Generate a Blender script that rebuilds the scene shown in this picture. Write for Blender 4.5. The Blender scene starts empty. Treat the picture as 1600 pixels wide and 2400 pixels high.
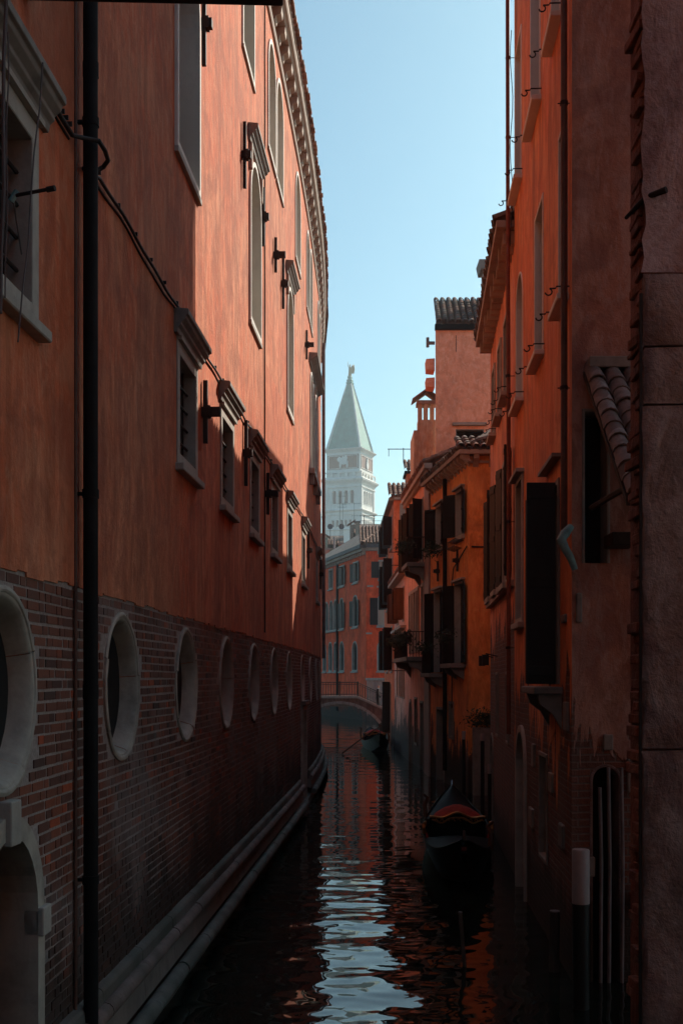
import bpy, math, random
import numpy as np
from mathutils import Vector, Matrix

rng = random.Random(11)
scene = bpy.context.scene
col = scene.collection
R = math.radians
V = Vector

# ------------------------------------------------------------------ camera
EYE = 3.05                                   # eye level above the water, standing on a small bridge
cam_d = bpy.data.cameras.new("camera")
cam_d.sensor_fit = 'VERTICAL'
cam_d.sensor_height = 36.0
cam_d.sensor_width = 24.0
cam_d.lens = 42.0
cam_d.shift_y = 388.0 / 2400.0
cam_d.clip_start = 0.05
cam_d.clip_end = 3000.0
cam = bpy.data.objects.new("camera", cam_d)
cam.location = (0, 0, EYE)
cam.rotation_euler = (R(90), 0, 0)
col.objects.link(cam)
scene.camera = cam

# ------------------------------------------------------------------ sky and sun
SUN = V((1.0, 1.16, 1.0)).normalized()        # direction towards the sun
sun_el = math.asin(SUN.z)
sun_az = math.atan2(SUN.x, SUN.y)             # clockwise from +Y
world = bpy.data.worlds.new("World")
scene.world = world
world.use_nodes = True
wn, wl = world.node_tree.nodes, world.node_tree.links
wn.clear()
w_out = wn.new("ShaderNodeOutputWorld")
w_bg = wn.new("ShaderNodeBackground")
w_sky = wn.new("ShaderNodeTexSky")
w_sky.sky_type = 'NISHITA'
w_sky.sun_disc = False
w_sky.sun_elevation = sun_el
w_sky.sun_rotation = sun_az
w_sky.altitude = 0.0
w_sky.air_density = 1.0
w_sky.dust_density = 1.5
w_sky.ozone_density = 1.0
w_bg.inputs["Strength"].default_value = 0.067
w_tint = wn.new("ShaderNodeMix")                # slightly cyan air, the same over the whole sky
w_tint.data_type, w_tint.blend_type = 'RGBA', 'MULTIPLY'
w_tint.inputs[0].default_value = 1.0
w_tint.inputs[7].default_value = (0.66, 1.0, 1.0, 1)
wl.new(w_sky.outputs["Color"], w_tint.inputs[6])
wl.new(w_tint.outputs[2], w_bg.inputs["Color"])
wl.new(w_bg.outputs["Background"], w_out.inputs["Surface"])
sun_d = bpy.data.lights.new("sun", 'SUN')
sun_d.energy = 3.25
sun_d.angle = R(0.5)
sun_d.color = (1.0, 0.90, 0.77)
sun = bpy.data.objects.new("sun", sun_d)
sun.rotation_euler = SUN.to_track_quat('Z', 'Y').to_euler()
sun.location = (60, 70, 60)
col.objects.link(sun)

vs = scene.view_settings
scene.display_settings.display_device = 'sRGB'
vs.view_transform = 'Standard'
vs.look = 'None'
vs.exposure = 0.98
vs.gamma = 1.0
vs.use_curve_mapping = False
scene.render.engine = 'CYCLES'
scene.cycles.use_denoising = True
scene.cycles.use_adaptive_sampling = True
scene.cycles.adaptive_threshold = 0.015
scene.cycles.max_bounces = 8
scene.cycles.diffuse_bounces = 5
scene.cycles.glossy_bounces = 3
scene.cycles.volume_bounces = 1
scene.cycles.sample_clamp_indirect = 6.0


# ------------------------------------------------------------------ helpers
def tag(o, label=None, cat=None, group=None, kind=None):
    if label: o["label"] = label
    if cat: o["category"] = cat
    if group: o["group"] = group
    if kind: o["kind"] = kind
    return o


def thing(name, label, cat, loc=(0, 0, 0), group=None):
    e = bpy.data.objects.new(name, None)
    e.empty_display_size = 0.2
    e.location = loc
    col.objects.link(e)
    return tag(e, label, cat, group)


class MB:
    def __init__(self):
        self.v, self.f, self.a = [], [], []

    def add(self, vs_, fs_, a=None):
        n = len(self.v)
        self.v.extend([tuple(p) for p in vs_])
        self.f.extend([tuple(i + n for i in f) for f in fs_])
        if a is not None:
            self.a.extend([a] * len(vs_))
        return self

    def hexa(self, o, a, b, c, att=None):
        o, a, b, c = V(o), V(a), V(b), V(c)
        p = [o, o + a, o + a + b, o + b, o + c, o + a + c, o + a + b + c, o + b + c]
        return self.add(p, [(0, 3, 2, 1), (4, 5, 6, 7), (0, 1, 5, 4), (1, 2, 6, 5), (2, 3, 7, 6), (3, 0, 4, 7)], att)

    def box(self, x0, x1, y0, y1, z0, z1):
        return self.hexa((x0, y0, z0), (x1 - x0, 0, 0), (0, y1 - y0, 0), (0, 0, z1 - z0))

    def tube(self, pts, r, seg=8, cap=True):
        pts = [V(p) for p in pts]
        rs = r if isinstance(r, (list, tuple)) else [r] * len(pts)
        rings, up = [], None
        for i, p in enumerate(pts):
            t = (pts[min(i + 1, len(pts) - 1)] - pts[max(i - 1, 0)]).normalized()
            if up is None:
                up = t.orthogonal().normalized()
            else:
                up = (up - t * up.dot(t))
                up = up.normalized() if up.length > 1e-6 else t.orthogonal().normalized()
            w = t.cross(up)
            rings.append([p + (up * math.cos(2 * math.pi * k / seg) + w * math.sin(2 * math.pi * k / seg)) * rs[i] for k in range(seg)])
        return self.loft(rings, True, cap)

    def loft(self, rings, closed=True, cap=True):
        n = len(rings[0])
        vs_, fs_ = [], []
        for r_ in rings:
            vs_.extend(r_)
        for i in range(len(rings) - 1):
            for k in range(n if closed else n - 1):
                a, b = i * n + k, i * n + (k + 1) % n
                fs_.append((a, b, b + n, a + n))
        if cap:
            fs_.append(tuple(range(n - 1, -1, -1)))
            fs_.append(tuple(range((len(rings) - 1) * n, len(rings) * n)))
        return self.add(vs_, fs_)

    def prism(self, poly, d):
        """poly: list of 3-D points in one plane, extruded by the vector d."""
        poly = [V(p) for p in poly]
        d = V(d)
        n = len(poly)
        vs_ = poly + [p + d for p in poly]
        fs_ = [tuple(range(n - 1, -1, -1)), tuple(range(n, 2 * n))]
        for k in range(n):
            j = (k + 1) % n
            fs_.append((k, j, j + n, k + n))
        return self.add(vs_, fs_)

    def mesh(self, name, mat, smooth=False, angle=40):
        m = bpy.data.meshes.new(name)
        m.from_pydata(self.v, [], self.f)
        if self.a:
            at = m.attributes.new("tone", 'FLOAT', 'POINT')
            at.data.foreach_set("value", np.array(self.a, dtype=np.float32))
        if mat is not None:
            m.materials.append(mat)
        if smooth:
            m.polygons.foreach_set("use_smooth", [True] * len(m.polygons))
            m.set_sharp_from_angle(angle=R(angle))
        m.update()
        return m

    def build(self, name, mat, parent=None, smooth=False, bevel=0.0, seg=2, angle=40, local=False):
        o = bpy.data.objects.new(name, self.mesh(name, mat, smooth, angle))
        col.objects.link(o)
        if parent is not None:
            attach(o, parent, local)
        if bevel:
            b = o.modifiers.new("bevel", 'BEVEL')
            b.width = bevel
            b.segments = seg
            b.limit_method = 'ANGLE'
        return o


def attach(o, parent, local=False):
    o.parent = parent
    if not local:
        t = V(parent.location) if parent.type == 'EMPTY' else V((0, 0, 0))   # mesh parts stand at the origin
        o.matrix_parent_inverse = Matrix.Translation(-t)


def copy_tree(o, parent=None):
    c = o.copy()
    col.objects.link(c)
    c.parent = parent
    for ch in list(o.children):
        copy_tree(ch, c)
    return c


# ------------------------------------------------------------------ materials
class NT:
    def __init__(self, name):
        self.m = bpy.data.materials.new(name)
        self.m.use_nodes = True
        self.n, self.l = self.m.node_tree.nodes, self.m.node_tree.links
        self.b = self.n["Principled BSDF"]
        self.b.inputs["Specular IOR Level"].default_value = 0.3

    def node(self, t, **kw):
        n = self.n.new(t)
        for k, v in kw.items():
            setattr(n, k, v)
        return n

    def pos(self, scale=(1, 1, 1)):
        g = self.node("ShaderNodeNewGeometry")
        mp = self.node("ShaderNodeMapping")
        mp.inputs["Scale"].default_value = scale
        self.l.new(g.outputs["Position"], mp.inputs["Vector"])
        return mp.outputs["Vector"]

    def opos(self, scale=(1, 1, 1)):
        g = self.node("ShaderNodeTexCoord")
        mp = self.node("ShaderNodeMapping")
        mp.inputs["Scale"].default_value = scale
        self.l.new(g.outputs["Object"], mp.inputs["Vector"])
        return mp.outputs["Vector"]

    def noise(self, vec, scale, detail=4, rough=0.55, dist=0.0):
        n = self.node("ShaderNodeTexNoise")
        n.inputs["Scale"].default_value = scale
        n.inputs["Detail"].default_value = detail
        n.inputs["Roughness"].default_value = rough
        n.inputs["Distortion"].default_value = dist
        self.l.new(vec, n.inputs["Vector"])
        return n.outputs["Fac"]

    def ramp(self, fac, stops, mode='LINEAR'):
        r = self.node("ShaderNodeValToRGB")
        r.color_ramp.interpolation = mode
        e = r.color_ramp.elements
        while len(e) < len(stops):
            e.new(0.5)
        for i, (p, c) in enumerate(stops):
            e[i].position = p
            e[i].color = (c[0], c[1], c[2], 1) if hasattr(c, '__len__') else (c, c, c, 1)
        self.l.new(fac, r.inputs["Fac"])
        return r.outputs["Color"]

    def mix(self, fac, a, b, blend='MIX'):
        n = self.node("ShaderNodeMix", data_type='RGBA', blend_type=blend)
        for s, v in ((n.inputs[0], fac), (n.inputs[6], a), (n.inputs[7], b)):
            if hasattr(v, "is_linked") or hasattr(v, "links"):
                self.l.new(v, s)
            else:
                s.default_value = v if not hasattr(v, '__len__') else (v[0], v[1], v[2], 1)
        return n.outputs[2]

    def math(self, op, a, b=None, clamp=False):
        n = self.node("ShaderNodeMath", operation=op, use_clamp=clamp)
        for s, v in ((n.inputs[0], a), (n.inputs[1], b)):
            if v is None: continue
            if hasattr(v, "links"): self.l.new(v, s)
            else: s.default_value = v
        return n.outputs[0]

    def z(self):
        g = self.node("ShaderNodeNewGeometry")
        s = self.node("ShaderNodeSeparateXYZ")
        self.l.new(g.outputs["Position"], s.inputs[0])
        return s.outputs[2]

    def color(self, c):
        if hasattr(c, "links"): self.l.new(c, self.b.inputs["Base Color"])
        else: self.b.inputs["Base Color"].default_value = (c[0], c[1], c[2], 1)

    def rough(self, r):
        if hasattr(r, "links"): self.l.new(r, self.b.inputs["Roughness"])
        else: self.b.inputs["Roughness"].default_value = r

    def bump(self, h, strength=0.3, dist=0.02):
        n = self.node("ShaderNodeBump")
        n.inputs["Strength"].default_value = strength
        n.inputs["Distance"].default_value = dist
        self.l.new(h, n.inputs["Height"])
        self.l.new(n.outputs["Normal"], self.b.inputs["Normal"])


def mul(c, k):
    return tuple(min(1.0, x * k) for x in c)


def M_plaster(name, base, var=0.28, damp=None, bare=None, streak=0.22, seed=0.0, bump=0.35, grime=0.5, patch=0.4, bands=False, blotch=0.3):
    """limewash on a canal wall: rain streaks, cloudy patches, salt stains near the water, optional bare brick."""
    t = NT(name)
    p = t.pos((1, 1, 1))
    mp = t.node("ShaderNodeMapping")
    mp.inputs["Location"].default_value = (seed, seed * 1.7, seed * 0.6)
    t.l.new(p, mp.inputs["Vector"])
    p = mp.outputs["Vector"]
    ms = t.node("ShaderNodeMapping")
    ms.inputs["Scale"].default_value = (1, 1, streak)
    t.l.new(p, ms.inputs["Vector"])
    n1 = t.noise(ms.outputs["Vector"], 2.4, 5, 0.66, 1.1)
    n2 = t.noise(p, 0.42, 4, 0.55, 0.6)
    n3 = t.noise(p, 28, 4, 0.65)
    n5 = t.noise(ms.outputs["Vector"], 9, 4, 0.7, 0.8)
    n6 = t.noise(p, 3.2, 5, 0.72, 0.5)
    pale = (min(1, base[0] * (1 + var * 0.8) + 0.02), min(1, base[1] * (1 + var * 1.5) + 0.02), min(1, base[2] * (1 + var * 1.9) + 0.02))
    dark = mul(base, 1 - 1.3 * var)
    c = t.ramp(n1, [(0.36, dark), (0.5, base), (0.64, pale)])
    red = (base[0] * 1.02, base[1] * 0.62, base[2] * 0.45)
    c = t.mix(t.ramp(n2, [(0.42, 0.0), (0.56, patch)]), c, red)
    c = t.mix(t.ramp(n5, [(0.49, 0.0), (0.62, 0.62)]), c, (min(1, base[0] * 1.15), base[1] * 1.45, base[2] * 1.7))
    c = t.mix(t.ramp(n6, [(0.47, 0.0), (0.64, patch * 0.85)]), c, (base[0] * 0.58, base[1] * 0.52, base[2] * 0.50))
    # grey grime runs
    n4 = t.noise(ms.outputs["Vector"], 1.1, 6, 0.7, 0.8)
    c = t.mix(t.ramp(n4, [(0.50, 0.0), (0.70, grime)]), c, (base[0] * 0.34, base[1] * 0.38, base[2] * 0.55))
    # broad blotches of damp and chalky bloom
    n7 = t.noise(mp.outputs["Vector"], 0.95, 5, 0.6, 1.2)
    c = t.mix(t.ramp(n7, [(0.52, 0.0), (0.60, blotch)]), c, (base[0] * 0.50, base[1] * 0.42, base[2] * 0.48))
    c = t.mix(t.ramp(n7, [(0.36, blotch * 0.8), (0.45, 0.0)]), c, (min(1, base[0] * 1.12), base[1] * 1.34, base[2] * 1.5))
    if bands:                                                  # upright strips where the wall was limewashed in turns
        mb_ = t.node("ShaderNodeMapping")
        mb_.inputs["Scale"].default_value = (0.0, 1.0, 0.0)
        t.l.new(p, mb_.inputs["Vector"])
        c = t.mix(t.ramp(t.noise(mb_.outputs["Vector"], 1.15, 1, 0.5), [(0.455, 0.0), (0.462, 0.20), (0.53, 0.22), (0.537, 0.0), (0.60, 0.0), (0.606, 0.26)]), c, mul(base, 0.42))
    h = t.math('ADD', n3, t.math('MULTIPLY', n1, 2.0))
    if bare is not None:                                       # plaster fallen off to bare brick below this height
        zz = t.z()
        f = t.math('ADD', t.math('MULTIPLY', t.math('SUBTRACT', bare, zz), 0.9), t.math('MULTIPLY', t.math('SUBTRACT', n1, 0.5), 3.2))
        f = t.math('ADD', f, t.math('MULTIPLY', t.math('SUBTRACT', n2, 0.5), 3.0))
        f = t.ramp(f, [(0.42, 0.0), (0.50, 1.0)])
        # bricks: courses by z, joints by distance along the wall
        g = t.node("ShaderNodeNewGeometry")
        s = t.node("ShaderNodeSeparateXYZ")
        t.l.new(g.outputs["Position"], s.inputs[0])
        cb = t.node("ShaderNodeCombineXYZ")
        t.l.new(t.math('ADD', s.outputs[0], s.outputs[1]), cb.inputs[0])
        t.l.new(t.math('ADD', s.outputs[2], t.math('MULTIPLY', n2, 0.06)), cb.inputs[1])
        bt = t.node("ShaderNodeTexBrick")
        bt.inputs["Scale"].default_value = 1.0
        bt.inputs["Brick Width"].default_value = 0.25
        bt.inputs["Row Height"].default_value = 0.072
        bt.inputs["Mortar Size"].default_value = 0.011
        bt.inputs["Mortar Smooth"].default_value = 0.4
        bt.inputs["Color1"].default_value = (0.20, 0.066, 0.038, 1)
        bt.inputs["Color2"].default_value = (0.11, 0.045, 0.032, 1)
        bt.inputs["Mortar"].default_value = (0.15, 0.12, 0.10, 1)
        t.l.new(cb.outputs[0], bt.inputs["Vector"])
        bc = t.mix(t.ramp(n3, [(0.4, 0.0), (0.7, 0.5)]), bt.outputs["Color"], (0.06, 0.04, 0.035))
        bc = t.mix(t.ramp(n4, [(0.45, 0.0), (0.75, 0.7)]), bc, (0.16, 0.12, 0.10))
        c = t.mix(f, c, bc)
        h = t.math('ADD', h, t.math('MULTIPLY', f, -3.0))
        h = t.math('ADD', h, t.math('MULTIPLY', t.math('MULTIPLY', bt.outputs["Fac"], f), -1.5))
    if damp is not None:                                       # algae and tide marks with an uneven upper edge
        zz = t.z()
        f = t.math('ADD', t.math('MULTIPLY', t.math('SUBTRACT', damp, zz), 1.4), t.math('MULTIPLY', t.math('SUBTRACT', n1, 0.5), 1.6))
        c = t.mix(t.ramp(f, [(0.3, 0.0), (0.75, 0.85)]), c, (0.028, 0.025, 0.018))
    t.color(c)
    t.rough(0.9)
    t.bump(h, min(1, bump * 1.5), 0.02)
    return t.m


def M_stone(name, base=(0.40, 0.37, 0.32), var=0.25, scale=6, algae=0.0, rough=0.75):
    t = NT(name)
    p = t.pos()
    n1 = t.noise(p, scale, 6, 0.65)
    n2 = t.noise(p, scale * 0.25, 4, 0.6)
    n3 = t.noise(t.pos((1, 1, 0.25)), scale * 0.8, 6, 0.7, 0.6)
    c = t.ramp(n1, [(0.3, mul(base, 1 - var)), (0.55, base), (0.75, mul(base, 1 + var * 0.5))])
    c = t.mix(t.ramp(n2, [(0.45, 0.0), (0.7, 0.45)]), c, mul(base, 0.55))
    c = t.mix(t.ramp(n3, [(0.55, 0.0), (0.78, 0.5)]), c, (base[0] * 0.30, base[1] * 0.32, base[2] * 0.33))
    if algae:
        c = t.mix(t.ramp(n2, [(0.35, 0.0), (0.6, algae)]), c, (0.05, 0.065, 0.05))
    t.color(c)
    t.rough(rough)
    t.bump(t.noise(p, scale * 5, 5, 0.6), 0.35, 0.008)
    return t.m


def M_brick(name):
    t = NT(name)
    a = t.node("ShaderNodeAttribute", attribute_name="tone")
    fac = a.outputs["Fac"]
    c = t.ramp(fac, [(0.0, (0.07, 0.042, 0.035)), (0.25, (0.14, 0.062, 0.045)), (0.6, (0.21, 0.080, 0.050)),
                     (0.85, (0.28, 0.085, 0.045)), (1.0, (0.44, 0.095, 0.038))])
    p = t.pos()
    n1 = t.noise(p, 30, 5, 0.7)
    n2 = t.noise(p, 0.8, 4, 0.6)
    c = t.mix(t.ramp(n1, [(0.45, 0.0), (0.8, 0.55)]), c, (0.08, 0.05, 0.045))
    bloom = t.ramp(n2, [(0.50, 0.0), (0.64, 0.62)])            # lime bloom in cloudy patches
    c = t.mix(bloom, c, (0.23, 0.19, 0.175))
    zz = t.z()
    n4 = t.noise(t.pos((1, 1, 0.5)), 1.6, 5, 0.65)
    f = t.math('ADD', t.math('MULTIPLY', t.math('SUBTRACT', 1.85, zz), 0.9), t.math('MULTIPLY', t.math('SUBTRACT', n4, 0.5), 2.6))
    c = t.mix(t.ramp(f, [(0.2, 0.0), (0.8, 0.85)]), c, (0.030, 0.022, 0.017))
    t.color(c)
    t.rough(0.88)
    t.bump(n1, 0.5, 0.01)
    return t.m


def M_mortar(name):
    t = NT(name)
    p = t.pos()
    n1 = t.noise(p, 40, 4, 0.7)
    n2 = t.noise(p, 1.1, 4, 0.6)
    c = t.ramp(n1, [(0.3, (0.24, 0.20, 0.18)), (0.7, (0.46, 0.40, 0.365))])
    c = t.mix(t.ramp(n2, [(0.4, 0.0), (0.7, 0.5)]), c, (0.17, 0.14, 0.125))
    zz = t.z()
    f = t.math('ADD', t.math('MULTIPLY', t.math('SUBTRACT', 1.85, zz), 0.9), t.math('MULTIPLY', t.math('SUBTRACT', n2, 0.5), 2.4))
    c = t.mix(t.ramp(f, [(0.2, 0.0), (0.8, 0.85)]), c, (0.032, 0.026, 0.022))
    t.color(c)
    t.rough(0.95)
    t.bump(n1, 0.5, 0.01)
    return t.m


def M_simple(name, base, rough=0.6, var=0.25, scale=8, metal=0.0, stretch=(1, 1, 1), bump=0.15, spec=0.3):
    t = NT(name)
    p = t.pos(stretch)
    n1 = t.noise(p, scale, 5, 0.6)
    c = t.ramp(n1, [(0.3, mul(base, 1 - var)), (0.55, base), (0.75, mul(base, 1 + var))])
    t.color(c)
    t.rough(rough)
    t.b.inputs["Metallic"].default_value = metal
    t.b.inputs["Specular IOR Level"].default_value = spec
    if bump:
        t.bump(t.noise(p, scale * 4, 4, 0.6), bump, 0.006)
    return t.m


def M_tile(name, base=(0.30, 0.13, 0.08)):
    t = NT(name)
    a = t.node("ShaderNodeObjectInfo")
    p = t.pos()
    vor = t.node("ShaderNodeTexVoronoi")
    vor.inputs["Scale"].default_value = 3.5
    t.l.new(p, vor.inputs["Vector"])
    sp = t.node("ShaderNodeSeparateColor")
    t.l.new(vor.outputs["Color"], sp.inputs[0])
    f = t.math('FRACT', t.math('ADD', a.outputs["Random"], sp.outputs[0]))
    c = t.ramp(f, [(0.0, mul(base, 0.55)), (0.5, base), (1.0, (base[0] * 1.35, base[1] * 1.6, base[2] * 1.7))])
    n1 = t.noise(p, 9, 5, 0.65)
    c = t.mix(t.ramp(n1, [(0.42, 0.0), (0.68, 0.8)]), c, (0.10, 0.095, 0.08))
    t.color(c)
    t.rough(0.85)
    t.bump(t.noise(p, 40, 4, 0.6), 0.3, 0.01)
    return t.m


def M_glass(name):
    t = NT(name)
    t.color((0.012, 0.014, 0.015))
    t.rough(0.08)
    t.b.inputs["Specular IOR Level"].default_value = 0.5
    t.bump(t.noise(t.pos(), 2.5, 2, 0.5), 0.05, 0.02)
    return t.m


def M_water():
    t = NT("canal_water")
    p = t.pos()
    n = t.noise(p, 0.35, 3, 0.5)
    t.color(t.ramp(n, [(0.3, (0.006, 0.010, 0.008)), (0.7, (0.010, 0.014, 0.010))]))
    t.rough(0.015)
    t.b.inputs["IOR"].default_value = 1.33
    t.b.inputs["Specular IOR Level"].default_value = 0.5
    return t.m


PAL = M_plaster("palace_plaster", (0.60, 0.192, 0.088), 0.28, streak=0.34, grime=0.48, patch=0.72, bands=True, blotch=0.45)
STONE = M_stone("istrian_stone", (0.40, 0.37, 0.32))
STONE_P = M_stone("porthole_stone", (0.44, 0.40, 0.335), 0.5, 3)
STONE_L = M_stone("white_istrian_stone", (0.72, 0.69, 0.63), 0.12, 6)
STONE_D = M_stone("stained_stone", (0.24, 0.22, 0.195), 0.35, 4)
STONE_W = M_stone("tide_stone", (0.20, 0.185, 0.165), 0.35, 5, algae=0.75)
ROLL = M_stone("rose_stone", (0.25, 0.19, 0.17), 0.5, 9, algae=0.45)
ROLL_W = M_stone("algae_stone", (0.20, 0.21, 0.19), 0.5, 9, algae=0.6)
REVEAL = M_stone("grey_reveal", (0.78, 0.735, 0.64), 0.14, 2.0)
CORN = M_stone("weathered_cornice", (0.40, 0.31, 0.25), 0.3, 5)
BRICK = M_brick("palace_brick")
MORTAR = M_mortar("lime_mortar")
IRON = M_simple("rusty_iron", (0.028, 0.018, 0.015), 0.7, 0.4, 20)
BLACKPIPE = M_simple("black_painted_pipe", (0.010, 0.011, 0.012), 0.6, 0.4, 6, spec=0.12)
CABLE = M_simple("cable_rubber", (0.022, 0.020, 0.020), 0.6)
GREYWIRE = M_simple("grey_wire", (0.11, 0.09, 0.085), 0.6)
PIPE_B = M_simple("brown_painted_pipe", (0.12, 0.062, 0.045), 0.55, 0.4, 5)
PIPE_R = M_simple("red_painted_pipe", (0.20, 0.062, 0.035), 0.55, 0.4, 5)
PIPE_G = M_simple("grey_zinc_pipe", (0.17, 0.15, 0.15), 0.5, 0.3, 5)
TEAL = M_simple("verdigris_copper", (0.17, 0.32, 0.32), 0.55, 0.35, 12)
WOOD_K = M_simple("black_green_shutter_wood", (0.012, 0.013, 0.012), 0.55, 0.4, 8, stretch=(1, 1, .2))
WOOD_B = M_simple("brown_shutter_wood", (0.10, 0.035, 0.014), 0.6, 0.4, 8, stretch=(1, 1, .2))
WOOD_D = M_simple("old_dark_timber", (0.035, 0.024, 0.018), 0.8, 0.5, 10)
WOOD_P = M_simple("bleached_mooring_wood", (0.06, 0.05, 0.042), 0.85, 0.5, 14, stretch=(1, 1, .15))
WHITE = M_simple("white_post_paint", (0.30, 0.26, 0.25), 0.6, 0.15, 6)
GLASS = M_glass("dark_window_glass")
DARKROOM = M_simple("unlit_interior", (0.012, 0.010, 0.009), 0.9)
CURTAIN = M_simple("cream_curtain", (0.50, 0.36, 0.27), 0.9, 0.12, 6, stretch=(6, 6, .3))
TILE = M_tile("roof_tile")
TILE_G = M_tile("lichen_roof_tile", (0.20, 0.13, 0.10))
LEAF = M_simple("dark_foliage", (0.030, 0.045, 0.020), 0.7, 0.5, 12)
POT = M_simple("terracotta_pot", (0.22, 0.08, 0.04), 0.8)
WATER = M_water()


# ------------------------------------------------------------------ facades
class Fac:
    """a vertical wall from A to B (plan points); p is the distance out of the wall, z the height."""
    def __init__(self, A, B):
        self.A, self.B = V((A[0], A[1], 0)), V((B[0], B[1], 0))
        d = self.B - self.A
        self.L = d.length
        self.u = d.normalized()
        self.n = V((-self.u.y, self.u.x, 0))

    def at(self, s, p, z):
        return self.A + self.u * s + self.n * p + V((0, 0, z))

    def dirs(self, s):
        return self.u, self.n


class PalaceFac:
    """the long palace wall: straight, then bending gently with the canal. s is the distance down the canal."""
    path = [(-16, -3.1), (24, -1.10), (27, -0.965), (30, -0.855), (33, -0.765), (36, -0.70), (38.5, -0.675), (41, -0.70), (43.5, -0.80), (46, -1.02), (50, -1.6)]

    def at(self, s, p, z):
        ys = [a for a, b in self.path]
        xs = [b for a, b in self.path]
        x = float(np.interp(s, ys, xs))
        u, n = self.dirs(s)
        return V((x, s, z)) + n * p

    def dirs(self, s):
        ys = [a for a, b in self.path]
        xs = [b for a, b in self.path]
        e = 0.6
        dx = float(np.interp(s + e, ys, xs) - np.interp(s - e, ys, xs))
        u = V((dx, 2 * e, 0)).normalized()
        return u, V((u.y, -u.x, 0))


def outline(o, g=0.0):
    s0, s1, z0, z1, k = o
    if k == 'rect':
        return [(s0 - g, z0 - g), (s1 + g, z0 - g), (s1 + g, z1 + g), (s0 - g, z1 + g)]
    if k == 'door':                                     # frame does not run below the threshold
        return [(s0 - g, z0), (s1 + g, z0), (s1 + g, z1 + g), (s0 - g, z1 + g)]
    c, r = (s0 + s1) / 2, (s1 - s0) / 2
    if k == 'circle':
        return [(c + (r + g) * math.cos(2 * math.pi * i / 36), (z0 + z1) / 2 + (r + g) * math.sin(2 * math.pi * i / 36)) for i in range(36)]
    zz = z1 - r                                         # springing
    b = 0 if k == 'archdoor' else g
    pts = [(s0 - g, z0 - b), (s1 + g, z0 - b)]
    pts += [(c + (r + g) * math.cos(math.pi * i / 14), zz + (r + g) * math.sin(math.pi * i / 14)) for i in range(15)]
    return pts


def wall_cell(mb, fac, cell, o, p=0.0):
    s0, s1, z0, z1 = cell
    if o is None:
        n = max(1, int((s1 - s0) / 3.0))
        for i in range(n):
            a, b = s0 + (s1 - s0) * i / n, s0 + (s1 - s0) * (i + 1) / n
            mb.add([fac.at(a, p, z0), fac.at(b, p, z0), fac.at(b, p, z1), fac.at(a, p, z1)], [(0, 1, 2, 3)])
        return
    ol = outline(o)
    cs, cz = (o[0] + o[1]) / 2, (o[2] + o[3]) / 2

    def hit(q):
        ds, dz = q[0] - cs, q[1] - cz
        best = (1e9, 0)
        if ds > 1e-9: best = min(best, ((s1 - cs) / ds, 1))
        if ds < -1e-9: best = min(best, ((s0 - cs) / ds, 3))
        if dz > 1e-9: best = min(best, ((z1 - cz) / dz, 2))
        if dz < -1e-9: best = min(best, ((z0 - cz) / dz, 0))
        t, e = best
        s, z = cs + ds * t, cz + dz * t
        f = [(s - s0) / (s1 - s0), (z - z0) / (z1 - z0), (s1 - s) / (s1 - s0), (z1 - z) / (z1 - z0)][e]
        return e + min(max(f, 0), 0.9999), (s, z)
    corners = [(s0, z0), (s1, z0), (s1, z1), (s0, z1)]
    hs = [hit(q) for q in ol]
    n = len(ol)
    for i in range(n):
        j = (i + 1) % n
        t0, h0 = hs[i]
        t1, h1 = hs[j]
        if t1 < t0: t1 += 4
        poly = [ol[i], h0]
        k = math.floor(t0) + 1
        while k <= t1 - 1e-6:
            poly.append(corners[k % 4])
            k += 1
        poly += [h1, ol[j]]
        mb.add([fac.at(s, p, z) for s, z in poly], [tuple(range(len(poly)))])


def facade(fac, bands, mat, name, parent, p=0.0):
    """bands: (z0, z1, s0, s1, [openings])"""
    mb = MB()
    for z0, z1, s0, s1, ops in bands:
        ops = sorted(ops)
        cut = [s0] + [(a[1] + b[0]) / 2 for a, b in zip(ops, ops[1:])] + [s1]
        if not ops:
            wall_cell(mb, fac, (s0, s1, z0, z1), None, p)
        for i, o in enumerate(ops):
            a, b = cut[i], cut[i + 1]
            aa, bb = max(a, o[0] - 1.5), min(b, o[1] + 1.5)
            if aa - a > 1e-3: wall_cell(mb, fac, (a, aa, z0, z1), None, p)
            if b - bb > 1e-3: wall_cell(mb, fac, (bb, b, z0, z1), None, p)
            wall_cell(mb, fac, (aa, bb, z0, z1), o, p)
    return mb.build(name, mat, parent)


def frame_mesh(fac, o, w, p, depth, base=0.0):
    mb = MB()
    a, b = outline(o, w), outline(o)
    n = len(a)
    rings = [[fac.at(s, base - 0.01, z) for s, z in a], [fac.at(s, p, z) for s, z in a], [fac.at(s, p, z) for s, z in b], [fac.at(s, -depth, z) for s, z in b]]
    mb.loft(rings, True, False)
    return mb


def window(fac, parent, o, depth=0.2, w=0.09, p=0.03, mat=None, pane=None, sill=0.0, sill_p=0.09, hood=0.0, name="window", bevel=0.006):
    f = frame_mesh(fac, o, w, p, depth).build(name, mat or STONE, parent, bevel=bevel, seg=1)
    mb = MB()
    ol = outline(o)
    mb.add([fac.at(s, -depth + 0.004, z) for s, z in ol], [tuple(range(len(ol)))])
    mb.build("pane", pane or GLASS, f)
    if sill:
        slab(fac, o[0] - w - 0.05, o[1] + w + 0.05, o[2] - w - sill, o[2] - w + 0.004, -0.01, sill_p).build("sill", mat or STONE, f, bevel=0.008, seg=1)
    if hood:
        slab(fac, o[0] - w - 0.06, o[1] + w + 0.06, o[3] + w - 0.004, o[3] + w + hood, -0.01, 0.12).build("hood", mat or STONE, f, bevel=0.008, seg=1)
    return f


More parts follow.
